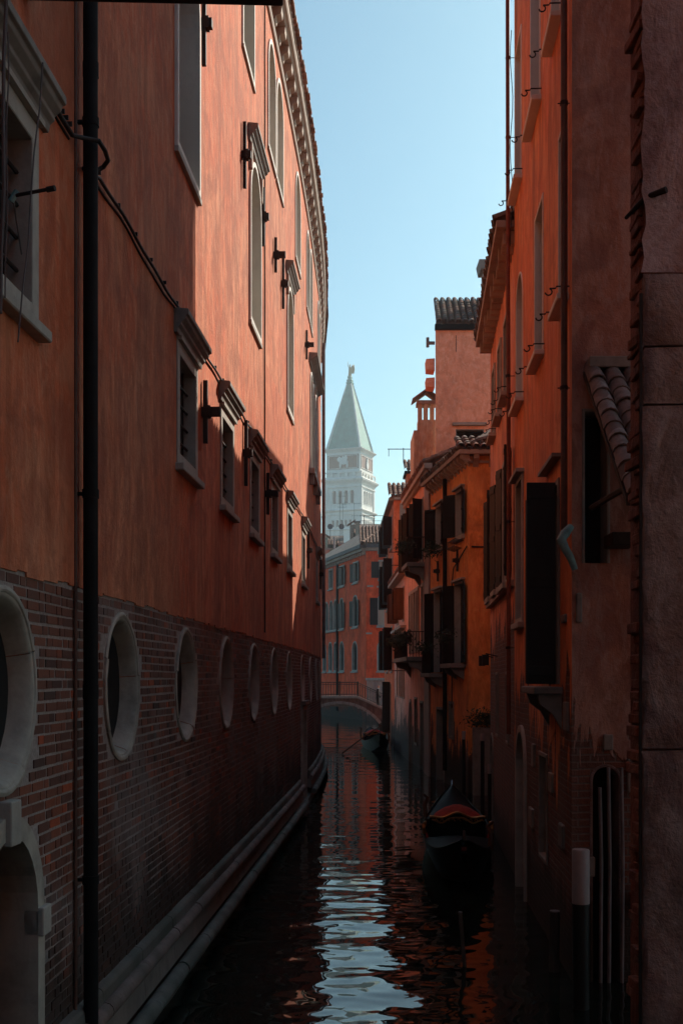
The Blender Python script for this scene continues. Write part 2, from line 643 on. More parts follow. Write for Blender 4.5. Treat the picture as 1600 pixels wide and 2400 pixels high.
def slab(fac, s0, s1, z0, z1, p0, p1, mb=None):
    mb = mb or MB()
    n = max(1, int((s1 - s0) / 3.0)) if isinstance(fac, PalaceFac) else 1
    for i in range(n):
        a, b = s0 + (s1 - s0) * i / n, s0 + (s1 - s0) * (i + 1) / n
        q = [fac.at(a, p0, z0), fac.at(b, p0, z0), fac.at(b, p1, z0), fac.at(a, p1, z0),
             fac.at(a, p0, z1), fac.at(b, p0, z1), fac.at(b, p1, z1), fac.at(a, p1, z1)]
        mb.add(q, [(0, 3, 2, 1), (4, 5, 6, 7), (0, 1, 5, 4), (1, 2, 6, 5), (2, 3, 7, 6), (3, 0, 4, 7)])
    return mb


def shutter(fac, parent, s, z0, z1, width, ang, mat=None, thick=0.035, name="shutter"):
    """a leaf hinged at s, swung out of the wall by ang degrees (90 = square to the wall, 180/0 = flat on it)."""
    u, n = fac.dirs(s)
    d = u * math.cos(R(ang)) + n * math.sin(R(ang))
    e = V((0, 0, 1)).cross(d)
    o = fac.at(s, 0.045, z0)
    mb = MB()
    mb.hexa(o - e * thick / 2, d * width, e * thick, V((0, 0, z1 - z0)))
    h = z1 - z0
    for k in (0.04, 0.48, 0.92):                         # battens across both sides
        for sd in (-1, 1):
            mb.hexa(o + V((0, 0, h * k)) + e * (sd * thick / 2 - (0.012 if sd < 0 else 0)) + d * 0.02, d * (width - 0.04), e * 0.012, V((0, 0, h * 0.05)))
    return mb.build(name, mat or WOOD_K, parent, bevel=0.004, seg=1)


def hook(fac, parent, s, z, mat=None):
    """curled iron stay that holds a shutter open."""
    u, n = fac.dirs(s)
    pts = [fac.at(s, 0, z), fac.at(s, 0.13, z), fac.at(s, 0.14, z - 0.02), fac.at(s, 0.20, z - 0.02)]
    c = fac.at(s, 0.21, z - 0.055)
    for k in range(8):
        a = R(110 + 34 * k)
        pts.append(c + n * (-math.cos(a) * 0.035) * -1 + V((0, 0, math.sin(a) * 0.035)))
    MB().tube(pts, 0.008, 6).build("shutter_hook", mat or IRON, parent, smooth=True)


def anchor(fac, parent, s, z, h=0.75, bolt=0.15, cross=False):
    """iron tie-rod anchor: an upright bar wedged through the eye of a rod."""
    u, n = fac.dirs(s)
    o = fac.at(s, 0.03, z)
    mb = MB()
    mb.prism([o - u * 0.025 + V((0, 0, -h / 2)), o + u * 0.025 + V((0, 0, -h / 2)), o + u * 0.04, o + u * 0.02 + V((0, 0, h / 2)), o - u * 0.02 + V((0, 0, h / 2)), o - u * 0.04], n * 0.05)
    mb.hexa(o - u * 0.045 - V((0, 0, 0.05)) - n * 0.03, u * 0.09, n * (bolt + 0.03), V((0, 0, 0.1)))
    mb.hexa(o - u * 0.06 - V((0, 0, 0.065)) + n * 0.05, u * 0.12, n * 0.035, V((0, 0, 0.13)))
    return mb.build("iron_anchor", IRON, parent)


def tile_mesh(L=0.40, r0=0.095, r1=0.08, th=0.014, seg=6):
    """one barrel tile lying along +Y (uphill), the wide end at y = 0."""
    mb = MB()
    rings = []
    for y, r in ((0.0, r0), (L, r1)):
        ring = [V((math.cos(math.pi * k / seg) * r, y, math.sin(math.pi * k / seg) * r)) for k in range(seg + 1)]
        ring += [V((math.cos(math.pi * k / seg) * (r - th), y, math.sin(math.pi * k / seg) * (r - th))) for k in range(seg, -1, -1)]
        rings.append(ring)
    mb.loft(rings, True, True)
    return mb


TILE_MESH = [tile_mesh(0.40, 0.095 + 0.004 * k, 0.078).mesh("tile", TILE_G if k else TILE, True, 50) for k in range(2)]


TILE_GREY = M_tile("mossy_grey_tile", (0.20, 0.155, 0.14))
TILE_MESH_GREY = [tile_mesh(0.40, 0.088 + 0.005 * k, 0.074).mesh("tile", TILE_GREY, True, 50) for k in range(2)]


def tiled_slope(parent, origin, across, up, ncol, nrow, pitch=0.20, step=0.30, objects=True, mat=None, name="tile", jitter=0.012, meshes=None):
    """rows of barrel tiles: across = unit vector along the eave, up = unit vector uphill."""
    across, up = V(across).normalized(), V(up).normalized()
    nrm = across.cross(up)
    if nrm.z < 0: nrm = -nrm
    big = MB()
    tm = tile_mesh()
    for c in range(ncol):
        cover_off = rng.uniform(-0.02, 0.02)
        for r_ in range(nrow):
            for under in (0, 1):
                # cover tiles (round side up) over trough tiles (round side down)
                pos = V(origin) + across * (pitch * (c + (0.5 if under else 0.0))) + up * (step * r_ + cover_off + rng.uniform(-1, 1) * jitter)
                pos += nrm * (0.055 + 0.02 * (rng.random() - 0.5) if not under else 0.075)
                x, y, z = (across, up, nrm) if not under else (-across, up, -nrm)
                tilt = -0.05 if not under else 0.05
                y2 = (y + z * tilt).normalized()
                z2 = (z - y2 * z.dot(y2)).normalized()
                yaw = rng.uniform(-0.03, 0.03)
                x2 = (x + y2 * yaw).normalized()
                mat4 = Matrix(((x2.x, y2.x, z2.x, pos.x), (x2.y, y2.y, z2.y, pos.y), (x2.z, y2.z, z2.z, pos.z), (0, 0, 0, 1)))
                if objects and not under:
                    o = bpy.data.objects.new(name, (meshes or TILE_MESH)[rng.randrange(2)])
                    col.objects.link(o)
                    attach(o, parent)
                    o.matrix_basis = mat4
                else:
                    big.add([mat4 @ V(q) for q in tm.v], tm.f)
    return big.build("trough_tiles" if objects else "tiles", mat or TILE_G, parent, smooth=True, angle=50)


def leaves(pts, spread, n, size, parent, name="foliage", mat=None):
    mb = MB()
    for _ in range(n):
        c = V(pts[rng.randrange(len(pts))]) + V((rng.gauss(0, spread), rng.gauss(0, spread), rng.gauss(0, spread * 0.8)))
        a = V((rng.uniform(-1, 1), rng.uniform(-1, 1), rng.uniform(-1, 1))).normalized()
        b = a.orthogonal().normalized()
        k = size * rng.uniform(0.6, 1.4)
        mb.add([c, c + a * k + b * k * 0.4, c + a * 2 * k, c + a * k - b * k * 0.4], [(0, 1, 2, 3)])
    o = mb.build(name, mat or LEAF, parent)
    o["kind"] = "stuff"
    return o



# ================================================================== the setting: bed, water
gm = MB()
gm.add([(-420, -150, -0.9), (420, -150, -0.9), (420, 620, -0.9), (-420, 620, -0.9)], [(0, 1, 2, 3)])
tag(gm.build("ground", M_simple("silt", (0.05, 0.045, 0.035), 0.9, 0.3, 0.4)), kind="structure")


def water():
    ys = [-16.0, -8, -2, 2, 5]
    y = 7.0
    while y < 112:
        ys.append(y)
        y += max(0.035, 0.0021 * y)
    ys += [113, 120, 135]
    xs = np.concatenate([np.linspace(-9, -3.2, 6), np.linspace(-3.0, 5.0, 130), np.linspace(5.4, 14, 8)])
    Y, X = np.meshgrid(np.array(ys), xs, indexing='ij')
    Z = np.zeros_like(X)
    r = np.random.RandomState(5)
    for lam, slope, n in ((2.6, 0.005, 5), (1.25, 0.010, 7), (0.62, 0.012, 8), (0.32, 0.011, 10), (0.19, 0.007, 10)):
        for _ in range(n):
            th = r.normal(math.pi / 2, 0.5)
            l_ = lam * r.uniform(0.75, 1.3)
            k = 2 * math.pi / l_
            amp = slope / k * r.uniform(0.6, 1.3)
            Z += amp * np.sin(k * (X * math.cos(th) + Y * math.sin(th)) + r.uniform(0, 6.28) + 0.6 * np.sin(0.5 * X + 0.31 * Y + r.uniform(0, 6)))
    patch = 0.75 + 0.45 * np.sin(0.33 * Y + 0.7 * X) * np.sin(0.21 * Y - 0.4 * X + 1.0)
    Z *= patch * np.clip(1.35 - Y / 32.0, 0.45, 1.0)
    ny, nx = X.shape
    v = np.stack([X.ravel(), Y.ravel(), Z.ravel()], 1)
    i = np.arange((ny - 1) * nx).reshape(ny - 1, nx)[:, :-1].ravel()
    f = np.stack([i, i + 1, i + nx + 1, i + nx], 1)
    m = bpy.data.meshes.new("water")
    m.vertices.add(len(v)); m.vertices.foreach_set("co", v.astype(np.float32).ravel())
    m.loops.add(f.size); m.loops.foreach_set("vertex_index", f.astype(np.int32).ravel())
    m.polygons.add(len(f)); m.polygons.foreach_set("loop_start", np.arange(0, f.size, 4, dtype=np.int32))
    m.update(calc_edges=True)
    m.polygons.foreach_set("use_smooth", [True] * len(f))
    m.materials.append(WATER)
    o = bpy.data.objects.new("water", m)
    col.objects.link(o)
    return tag(o, kind="structure")


water()

# ================================================================== the long palace on the left
PF = PalaceFac()
palace = thing("palace", "long terracotta plastered palace with brick base and stone portholes", "palace", (-2.3, 7, 0))
C = [6.90 + 2.93 * k for k in range(13)]                # bay centres down the canal
OR, OZ = 0.565, 2.975                                   # porthole opening radius and height
occ = C[:7] + [28.1, 31.2, 34.4, 37.4]
Z_BR = 3.71
door1 = (C[0] - 0.52, C[0] + 0.52, -0.3, 2.12, 'archdoor')
door2 = (27.75, 28.95, -0.3, 2.28, 'door')
# brick zone: two bands so that a door and a porthole can share a bay
facade(PF, [(-0.5, 2.32, -16, 47, [door1, door2])], MORTAR, "brick_backing", palace)
bands = [(2.32, Z_BR, -16, 47, [(c - OR, c + OR, OZ - OR, OZ + OR, 'circle') for c in occ])]
brick_wall = facade(PF, bands, MORTAR, "brick_wall", palace)
W_Z0, W_Z1 = 5.36, 6.37
floor1 = [(c - 0.47, c + 0.47, W_Z0, W_Z1, 'rect') for c in (C[0], C[2], C[3], C[4], C[5], C[6], 28.3, 34.6)]
floor2 = [(C[2] - 0.62, C[2] + 0.62, 8.5, 10.95, 'arch'), (C[4] - 0.62, C[4] + 0.62, 8.5, 10.95, 'arch'), (C[6] - 0.62, C[6] + 0.62, 8.5, 10.95, 'arch'),
          (30.75, 31.75, 8.5, 10.95, 'arch'), (32.0, 33.0, 8.5, 10.95, 'arch'), (33.25, 34.25, 8.5, 10.95, 'arch'), (C[0] - 0.62, C[0] + 0.62, 8.5, 10.95, 'arch')]
floor3 = [(17.2, 18.45, 12.22, 14.2, 'arch'), (20.5, 21.6, 12.22, 14.15, 'arch'), (21.85, 22.95, 12.22, 14.15, 'arch'), (25.9, 27.1, 12.22, 14.15, 'arch'),
          (29.4, 30.45, 12.22, 14.15, 'arch'), (30.7, 31.75, 12.22, 14.15, 'arch'), (35.0, 36.0, 12.22, 14.15, 'arch'), (36.3, 37.3, 12.22, 14.15, 'arch')]
facade(PF, [(Z_BR, 7.45, -16, 47, floor1), (7.45, 11.75, -16, 47, floor2), (11.75, 15.1, -16, 47, floor3)], PAL, "plaster_wall", palace, p=0.014)
mb = MB()                                               # the plaster's broken lower lip
s = 4.0
while s < 46.3:
    L = rng.uniform(0.05, 0.35)
    slab(PF, s, min(s + L, 46.4), Z_BR - rng.uniform(0.004, 0.045), Z_BR + 0.004, -0.02, 0.0135, mb)
    s += L
mb.build("plaster_edge", PAL, palace)
b = MB()                                                # the rest of the block: end wall, back wall, roof
b.add([PF.at(47, 0, -0.5), V((-12, 47, -0.5)), V((-12, 47, 15.1)), PF.at(47, 0, 15.1)], [(0, 1, 2, 3)])
b.add([V((-12, -16, -0.5)), PF.at(-16, 0, -0.5), PF.at(-16, 0, 15.1), V((-12, -16, 15.1))], [(0, 1, 2, 3)])
b.add([V((-12, 47, -0.5)), V((-12, -16, -0.5)), V((-12, -16, 15.1)), V((-12, 47, 15.1))], [(0, 1, 2, 3)])
b.build("end_wall", PAL, palace)
b = MB()
for a0, a1 in zip(range(-16, 46, 4), range(-12, 50, 4)):
    a1 = min(a1, 46)
    b.add([PF.at(a0, 0.26, 15.16), PF.at(a1, 0.26, 15.16), V((-6.5, a1, 17.2)), V((-6.5, a0, 17.2))], [(0, 1, 2, 3)])
    b.add([V((-12, a0, 15.1)), V((-12, a1, 15.1)), V((-6.5, a1, 17.2)), V((-6.5, a0, 17.2))], [(0, 1, 2, 3)])
b.build("roof", TILE_G, palace)

slab(PF, 19.93, 23.3, 6.86, 8.36, 0.0, 0.0185).build("plaster_patch", M_plaster("newer_red_plaster", (0.56, 0.155, 0.066), 0.16, streak=0.4, seed=17, grime=0.3), palace)

# the eaves: string moulding, dentil blocks, projecting cornice; the overhang narrows along the bend
def over(s, full):
    return full * float(np.interp(s, [-16, 27, 33, 37, 40, 46], [1, 1, 0.95, 0.70, 0.5, 0.4]))


def run(mb, s0, s1, prof, step=1.5, full=None):
    """sweep a closed profile [(p, z)] along the palace wall."""
    n = max(1, int(round((s1 - s0) / step)))
    rings = []
    for i in range(n + 1):
        s = s0 + (s1 - s0) * i / n
        k = over(s, 1.0) if full else 1.0
        rings.append([PF.at(s, p * k, z) for p, z in prof])
    mb.loft(rings, True, True)
    return mb


run(MB(), -16, 46, [(-0.02, 14.47), (0.05, 14.47), (0.065, 14.51), (0.05, 14.55), (0.06, 14.60), (-0.02, 14.62)], full=True).build("string_moulding", CORN, palace)
run(MB(), -16, 46, [(-0.02, 14.86), (0.20, 14.86), (0.225, 14.90), (0.27, 14.93), (0.29, 14.985), (0.29, 15.05), (0.315, 15.07), (0.315, 15.10), (-0.02, 15.14)], full=True).build("cornice", CORN, palace)
dent_m = None
s = 6.2
while s < 45.5:
    k = over(s, 1.0)
    u, n = PF.dirs(s)
    o = PF.at(s, 0, 0)
    mb = MB()
    w = 0.13
    prof = [(0.0, 14.63), (0.08, 14.63), (0.10, 14.70), (0.19, 14.74), (0.20, 14.858), (0.0, 14.858)]
    mb.prism([PF.at(s - w, p * k, z) for p, z in prof], u * 2 * w)
    mb.build("dentil", CORN, palace, bevel=0.006, seg=1)
    s += 0.65
# ragged tile ends above the cornice
mb = MB()
s = 16.0
while s < 45:
    u, n = PF.dirs(s)
    k = over(s, 1.0)
    mb.hexa(PF.at(s, 0.12 * k, 15.13), u * 0.16, n * (0.24 + 0.05 * rng.random()) * k, V((0, 0, 0.05 + 0.05 * rng.random())))
    s += 0.21 + 0.02 * rng.random()
mb.build("eave_tiles", TILE, palace)

# portholes: turned stone ring with deep splayed reveal
def porthole(c, detailed=True):
    u, n = PF.dirs(c)
    o = PF.at(c, 0, OZ)
    prof = [(0.632, -0.02), (0.634, 0.040), (0.624, 0.058), (0.608, 0.064), (0.596, 0.054), (0.590, 0.034), (0.578, 0.030), (0.570, 0.014), (0.560, -0.005), (0.545, -0.045), (0.525, -0.09), (0.510, -0.138)]
    seg = 48 if detailed else 28
    prof = [(r_ * 0.965, h * 0.42 if h > 0 else h) for r_, h in prof]     # the rims lie nearly flush with the bricks
    cuts = [0.25, 1.55, 2.75, 3.95, 5.2] if detailed else [0.25, 3.3]
    cuts = [q + rng.uniform(-0.25, 0.25) for q in cuts]
    ring = None
    for q0, q1 in zip(cuts, cuts[1:] + [cuts[0] + 2 * math.pi]):     # cut stones with open joints
        mb = MB()
        m_ = max(6, int((q1 - q0) / (2 * math.pi) * 48))
        dp_ = rng.uniform(-0.006, 0.006)
        rings = []
        for i_ in range(m_ + 1):
            a_ = q0 + 0.006 + (q1 - q0 - 0.012) * i_ / m_
            e_ = u * math.cos(a_) + V((0, 0, 1)) * math.sin(a_)
            wob = 1 + 0.004 * math.sin(7 * a_ + c) + 0.003 * math.sin(17 * a_)
            rings.append([o + e_ * (r_ * wob) + n * (h + dp_ + rng.uniform(-0.002, 0.002)) for r_, h in prof])
        mb.loft(rings, False, False)
        if ring is None:
            ring = mb.build("porthole", STONE_P, palace, smooth=True, angle=30)
        else:
            mb.build("ring_stone", STONE_P, ring, smooth=True, angle=30)
    mb = MB()
    mb.add([o + (u * math.cos(2 * math.pi * k / 24) + V((0, 0, 1)) * math.sin(2 * math.pi * k / 24)) * 0.497 - n * 0.132 for k in range(24)], [tuple(range(24))])
    mb.build("pane", DARKROOM, ring)


for i, c in enumerate(occ):
    porthole(c, i < 5)

# bricks: the nearest three hundred one by one, the rest as courses
u0, n0 = PF.dirs(8)
bm_s = [MB().hexa((-0.115, -0.05, -0.027), (0.230, 0, 0), (0, 0.05, 0), (0, 0, 0.054), t).mesh("brick", BRICK) for t in (0.08, 0.22, 0.35, 0.5, 0.62, 0.8, 0.97)]
bm_h = [MB().hexa((-0.051, -0.05, -0.027), (0.102, 0, 0), (0, 0.05, 0), (0, 0, 0.054), t).mesh("brick", BRICK) for t in (0.08, 0.22, 0.35, 0.5, 0.62, 0.8, 0.97)]
rest = MB()
picked = 0
todo = []
zc, row = 0.745, 0
while zc < Z_BR - 0.05:
    y = 5.6 + (0.09 if row % 2 else 0.0) + rng.uniform(-0.03, 0.03)
    k = row
    while y < 46.4:
        st = (k % 2 == 0) if rng.random() < 0.8 else rng.random() < 0.6
        ln = 0.238 if st else 0.11
        cy = y + ln / 2
        y += ln + 0.013 + rng.uniform(-0.002, 0.004)
        k += 1
        ok = True
        for c in occ:
            dy, dz = max(abs(cy - c) - ln / 2, 0), max(abs(zc - OZ) - 0.03, 0)
            if dy * dy + dz * dz < 0.578 ** 2: ok = False
        for d, zs in ((door1, 1.6), (door2, 2.28)):
            m_ = (d[0] + d[1]) / 2
            half = (d[1] - d[0]) / 2 + 0.12
            if abs(cy - m_) - ln / 2 < half and zc < zs: ok = False
            if d is door1 and zc >= zs:
                dy, dz = max(abs(cy - m_) - ln / 2, 0), zc - 1.6
                if dy * dy + dz * dz < half * half: ok = False
        if ok and not (0.085 < rng.random() < 0.087):
            todo.append((cy, zc + 0.004 * math.sin(cy * 1.7 + row), st))
    zc += 0.0705
    row += 1
todo.sort(key=lambda q: q[0])
for cy, z, st in todo:
    pr = 0.003 + rng.uniform(-0.001, 0.006)
    tone = min(1, max(0, rng.gauss(0.45, 0.2)))
    if rng.random() < 0.02: tone = 0.93
    if cy > 6.9 and picked < 300:
        picked += 1
        o = bpy.data.objects.new("brick", (bm_s if st else bm_h)[min(6, int(tone * 7))])
        col.objects.link(o)
        attach(o, brick_wall)
        q = PF.at(cy, pr, z)
        x, yv, zv = u0, n0, V((0, 0, 1))
        a = rng.uniform(-0.012, 0.012)
        x, zv = x * math.cos(a) + zv * math.sin(a), zv * math.cos(a) - x * math.sin(a)
        sx, sz = rng.uniform(0.96, 1.01), rng.uniform(0.93, 1.03)
        o.matrix_basis = Matrix(((x.x * sx, yv.x, zv.x * sz, q.x), (x.y * sx, yv.y, zv.y * sz, q.y), (x.z * sx, yv.z, zv.z * sz, q.z), (0, 0, 0, 1)))
    else:
        u, n = PF.dirs(cy)
        ln = 0.238 if st else 0.11
        a = rng.uniform(-0.012, 0.012)
        x = u * math.cos(a) + V((0, 0, 1)) * math.sin(a)
        ln -= 0.008
        hz = 0.054 * rng.uniform(0.93, 1.03)
        rest.hexa(PF.at(cy, pr - 0.05, z) - x * ln / 2 - V((0, 0, hz / 2)), x * ln * rng.uniform(0.96, 1.01), n * 0.05, V((0, 0, hz)), tone)
rest.build("brick_courses", BRICK, brick_wall)["kind"] = "stuff"

# stone plinth at the tide line: blocks, a rose roll and an algae roll, in lengths with open joints
s = -2.0
while s < 46:
    L = rng.uniform(1.15, 1.6)
    e = min(s + L, 46.2)
    if not (e > 27.6 and s < 29.1) and not (e > C[0] - 0.65 and s < C[0] + 0.65) and e > 4:
        run(MB(), s + 0.006, e - 0.006, [(-0.03, 0.60), (0.075 + rng.uniform(-.008, .008), 0.585), (0.07, 0.69), (0.055, 0.715), (-0.03, 0.735)], 0.7).build("plinth_block", STONE_W, palace, bevel=0.006, seg=1)
        run(MB(), s + 0.005, e - 0.005, [(-0.03, 0.30), (0.10, 0.27), (0.085, 0.49), (-0.03, 0.50)], 0.7).build("plinth_panel", STONE_D, palace)
        for zz, pp, rr, mt in ((0.545, 0.085, 0.066, ROLL), (0.20, 0.165, 0.075, ROLL_W)):
            o_ = rng.uniform(-0.006, 0.006)
            prof = [(pp + o_ + rr * math.cos(2 * math.pi * k / 12), zz + o_ + rr * math.sin(2 * math.pi * k / 12)) for k in range(12)]
            run(MB(), s + 0.008, e - 0.008, prof, 0.5).build("roll_moulding", mt, palace, smooth=True)
    s = e
run(MB(), -16, 46.5, [(-0.05, -0.5), (0.14, -0.5), (0.11, 0.15), (-0.05, 0.15)], 1.5).build("footing", STONE_W, palace)

# water doors
f = frame_mesh(PF, door1, 0.135, 0.05, 0.34)
dr = f.build("water_door", STONE_P, palace, bevel=0.006, seg=1)
for sg in (-1, 1):
    e0 = C[0] + sg * 0.52
    slab(PF, min(e0, e0 + sg * 0.17), max(e0, e0 + sg * 0.17), 1.44, 1.62, -0.05, 0.085).build("impost", STONE, dr, bevel=0.01)
slab(PF, C[0] - 0.09, C[0] + 0.09, 2.08, 2.34, -0.02, 0.085).build("keystone", STONE, dr, bevel=0.01)
for k in range(6):
    slab(PF, C[0] - 0.52 + k * 0.1733, C[0] - 0.52 + (k + 1) * 0.1733 - 0.006, -0.3, 2.1, -0.34, -0.31 + 0.004 * (k % 2)).build("plank", WOOD_D, dr)
f = frame_mesh(PF, door2, 0.13, 0.06, 0.3)
dr = f.build("water_door", STONE_P, palace, bevel=0.006, seg=1)
slab(PF, door2[0] - 0.2, door2[1] + 0.2, 2.42, 2.50, -0.02, 0.12).build("lintel_slab", STONE_D, dr)
slab(PF, door2[0], door2[1], -0.3, 2.28, -0.30, -0.27).build("door_leaf", WOOD_D, dr)

# first-floor windows with stone surround, iron grille, sill and projecting cornice
def cornice_hood(c, z, half, par, d=0.165):
    mb = MB()
    prof = [(-0.01, z), (0.05, z), (0.06, z + 0.05), (0.09, z + 0.075), (d * 0.55, z + 0.10), (d * 0.8, z + 0.135), (d * 0.85, z + 0.165), (d, z + 0.175), (d, z + 0.225), (d - 0.01, z + 0.235), (-0.01, z + 0.25)]
    rings = []
    for e, back in ((-half, 1), (half, 1)):
        rings.append([PF.at(c + e, p, zz) for p, zz in prof])
    mb.loft(rings, True, True)
    return mb.build("cornice_hood", STONE_D, par, bevel=0.004, seg=1)


for i, o in enumerate(floor1):
    c = (o[0] + o[1]) / 2
    f = window(PF, palace, o, depth=0.15, w=0.13, p=0.030, sill=0.07, sill_p=0.10, pane=DARKROOM)
    cornice_hood(c, o[3] + 0.16, 0.74, f)
    slab(PF, c - 0.60, c + 0.60, o[3] + 0.128, o[3] + 0.165, -0.01, 0.07).build("frieze", STONE, f)
    mb = MB()
    for k in range(1, 5):
        zz = o[2] + (o[3] - o[2]) * k / 5
        mb.tube([PF.at(o[0], -0.07, zz), PF.at(o[1], -0.07, zz)], 0.014, 6)
    for k in range(1, 5):
        ss = o[0] + (o[1] - o[0]) * k / 5
        mb.tube([PF.at(ss, -0.085, o[2]), PF.at(ss, -0.085, o[3])], 0.014, 6)
    mb.build("grille", IRON, f)

# piano nobile: tall arched windows with grey reveals, some under a cornice
for i, o in enumerate(floor2):
    c = (o[0] + o[1]) / 2
    f = frame_mesh(PF, o, 0.075, 0.05, 0.0).build("arched_window", STONE_L, palace, bevel=0.005, seg=1)
    mb = MB()
    ol = outline(o)
    mb.loft([[PF.at(s_, 0.04, z_) for s_, z_ in outline(o, -0.001)], [PF.at(s_, -0.30, z_) for s_, z_ in outline(o, -0.001)]], True, False)
    mb.build("reveal", REVEAL, f)
    mb = MB(); mb.add([PF.at(s_, -0.295, z_) for s_, z_ in ol], [tuple(range(len(ol)))]); mb.build("pane", GLASS, f)
    if i not in (3, 4, 5):
        cornice_hood(c, o[3] + 0.14, 0.80, f, 0.17)
        slab(PF, o[0] - 0.09, o[1] + 0.09, o[2] - 0.14, o[2] - 0.074, -0.01, 0.06).build("sill", STONE, f, bevel=0.008)
        for sg in (-1, 1):                               # spandrel corbels that carry the cornice
            q = c + sg * 0.66
            slab(PF, q - 0.05, q + 0.05, o[3] - 0.25, o[3] + 0.14, -0.01, 0.07).build("corbel", CORN, f, bevel=0.01)
f = slab(PF, 30.55, 34.45, 8.28, 8.42, -0.01, 0.16).build("triple_window_sill", STONE, palace, bevel=0.008)
for q in (30.75, 32.5, 34.25):
    slab(PF, q - 0.08, q + 0.08, 8.02, 8.28, -0.01, 0.13).build("bracket", STONE_D, f)
cornice_hood(32.5, 11.1, 2.05, palace, 0.24)
for q in (31.875, 33.125):
    slab(PF, q - 0.06, q + 0.06, 8.42, 10.5, -0.02, 0.085).build("mullion", STONE, palace)
for q in (30.8, 32.05, 33.3):
    slab(PF, q, q + 0.9, 8.44, 9.2, -0.2, -0.17).build("blind", TEAL, palace)

for i, o in enumerate(floor3):
    f = frame_mesh(PF, o, 0.075, 0.04, 0.0).build("arched_window", STONE_L, palace)
    mb = MB()
    mb.loft([[PF.at(s_, 0.03, z_) for s_, z_ in outline(o, -0.001)], [PF.at(s_, -0.27, z_) for s_, z_ in outline(o, -0.001)]], True, False)
    mb.build("reveal", REVEAL, f)
    ol = outline(o)
    mb = MB(); mb.add([PF.at(s_, -0.265, z_) for s_, z_ in ol], [tuple(range(len(ol)))]); mb.build("pane", GLASS, f)
    slab(PF, o[0] - 0.075, o[1] + 0.075, o[2] - 0.12, o[2] - 0.074, -0.01, 0.05).build("sill", STONE, f)

for s_, z_, h_ in ((13.62, 10.5, 0.95), (17.15, 10.55, 0.95), (19.45, 10.55, 0.95), (21.4, 10.62, 0.62), (22.75, 10.55, 0.95), (28.9, 11.1, 0.7),
                   (13.72, 6.1, 0.72), (17.3, 6.3, 0.95), (20.15, 6.15, 0.7), (29.6, 6.2, 0.9), (36.5, 6.2, 0.9)):
    anchor(PF, palace, s_, z_, h_, 0.20 if h_ < 0.73 else 0.12)

# pipes, cables and wires on the palace wall
dp = thing("drainpipe", "thick black drainpipe running down the palace wall beside the first porthole", "drainpipe", (-1.78, 8.46, 0))
MB().tube([PF.at(8.47, 0.105, 0.35), PF.at(8.46, 0.105, 3.5), PF.at(8.455, 0.105, 8.0), PF.at(8.44, 0.105, 15.0)], 0.053, 16).build("pipe", BLACKPIPE, dp, smooth=True)
for zz in (1.62, 4.35, 6.98, 9.3):
    mb = MB(); mb.tube([PF.at(8.46, 0.105, zz - 0.03), PF.at(8.46, 0.105, zz + 0.03)], 0.06, 16); mb.hexa(PF.at(8.44, 0.0, zz - 0.012), PF.dirs(8)[1] * 0.06, PF.dirs(8)[0] * 0.03, V((0, 0, 0.024)))
    mb.build("bracket", BLACKPIPE, dp, smooth=True)
for zz in (2.95, 7.35):
    MB().tube([PF.at(8.46, 0.105, zz - 0.05), PF.at(8.46, 0.105, zz + 0.05)], 0.057, 16).build("socket", BLACKPIPE, dp, smooth=True)
MB().tube([PF.at(8.375, 0.02, 0.4), PF.at(8.365, 0.02, 15)], 0.014, 8).build("side_pipe", PIPE_B, dp, smooth=True)

dp = thing("drainpipe", "grey zinc drainpipe at the far end of the long palace wall", "drainpipe", tuple(PF.at(40.6, 0.09, 3.7)))
MB().tube([PF.at(40.6, 0.09, 3.7), PF.at(40.6, 0.09, 14.4)], 0.06, 12).build("pipe", PIPE_G, dp, smooth=True)
for zz in (5.5, 8.5):
    MB().tube([PF.at(40.6, 0.09, zz - 0.03), PF.at(40.6, 0.09, zz + 0.03)], 0.068, 12).build("bracket", PIPE_G, dp, smooth=True)

pts = []
for k in range(0, 161):
    s_ = 5.2 + k * 0.25
    sag = 0.012 * math.sin(s_ * 2.1) + 0.01 * math.sin(s_ * 5.3)
    if 8.22 < s_ < 8.78: continue
    pts.append((s_, 0.045, 6.79 + sag))
near = [p for p in pts if p[0] <= 8.22] + [(8.30, 0.10, 6.795), (8.36, 0.19, 6.80), (8.47, 0.205, 6.78), (8.58, 0.20, 6.76), (8.64, 0.15, 6.74), (8.62, 0.10, 6.70), (8.52, 0.035, 6.68)]
ct = thing("wall_cable", "black cable strung along the palace wall over the window cornices", "cable", tuple(PF.at(8, 0, 6.79)))
MB().tube([PF.at(*q) for q in near], 0.017, 8).build("cable", CABLE, ct, smooth=True)
MB().tube([PF.at(8.56, 0.03, 6.70)] + [PF.at(*q) for q in pts if q[0] > 8.78], 0.014, 8).build("cable", CABLE, ct, smooth=True)
MB().tube([PF.at(q[0], 0.022, q[2] - 0.03 - 0.01 * math.sin(q[0] * 3.0)) for q in pts if q[0] < 8.3], 0.009, 6).build("cable", CABLE, ct, smooth=True)
MB().tube([PF.at(q[0], 0.022, q[2] - 0.035 - 0.012 * math.sin(q[0] * 3.0)) for q in pts if q[0] > 8.78], 0.009, 6).build("cable", CABLE, ct, smooth=True)
for k in range(26):
    s_ = 7.85 + 0.09 * k if k < 4 else 8.9 + (k - 4) * 0.62
    q = PF.at(s_, 0.03, 6.80)
    MB().hexa(q, PF.dirs(s_)[0] * 0.015, PF.dirs(s_)[1] * 0.035, V((0, 0, 0.03))).build("clip", CABLE, ct)

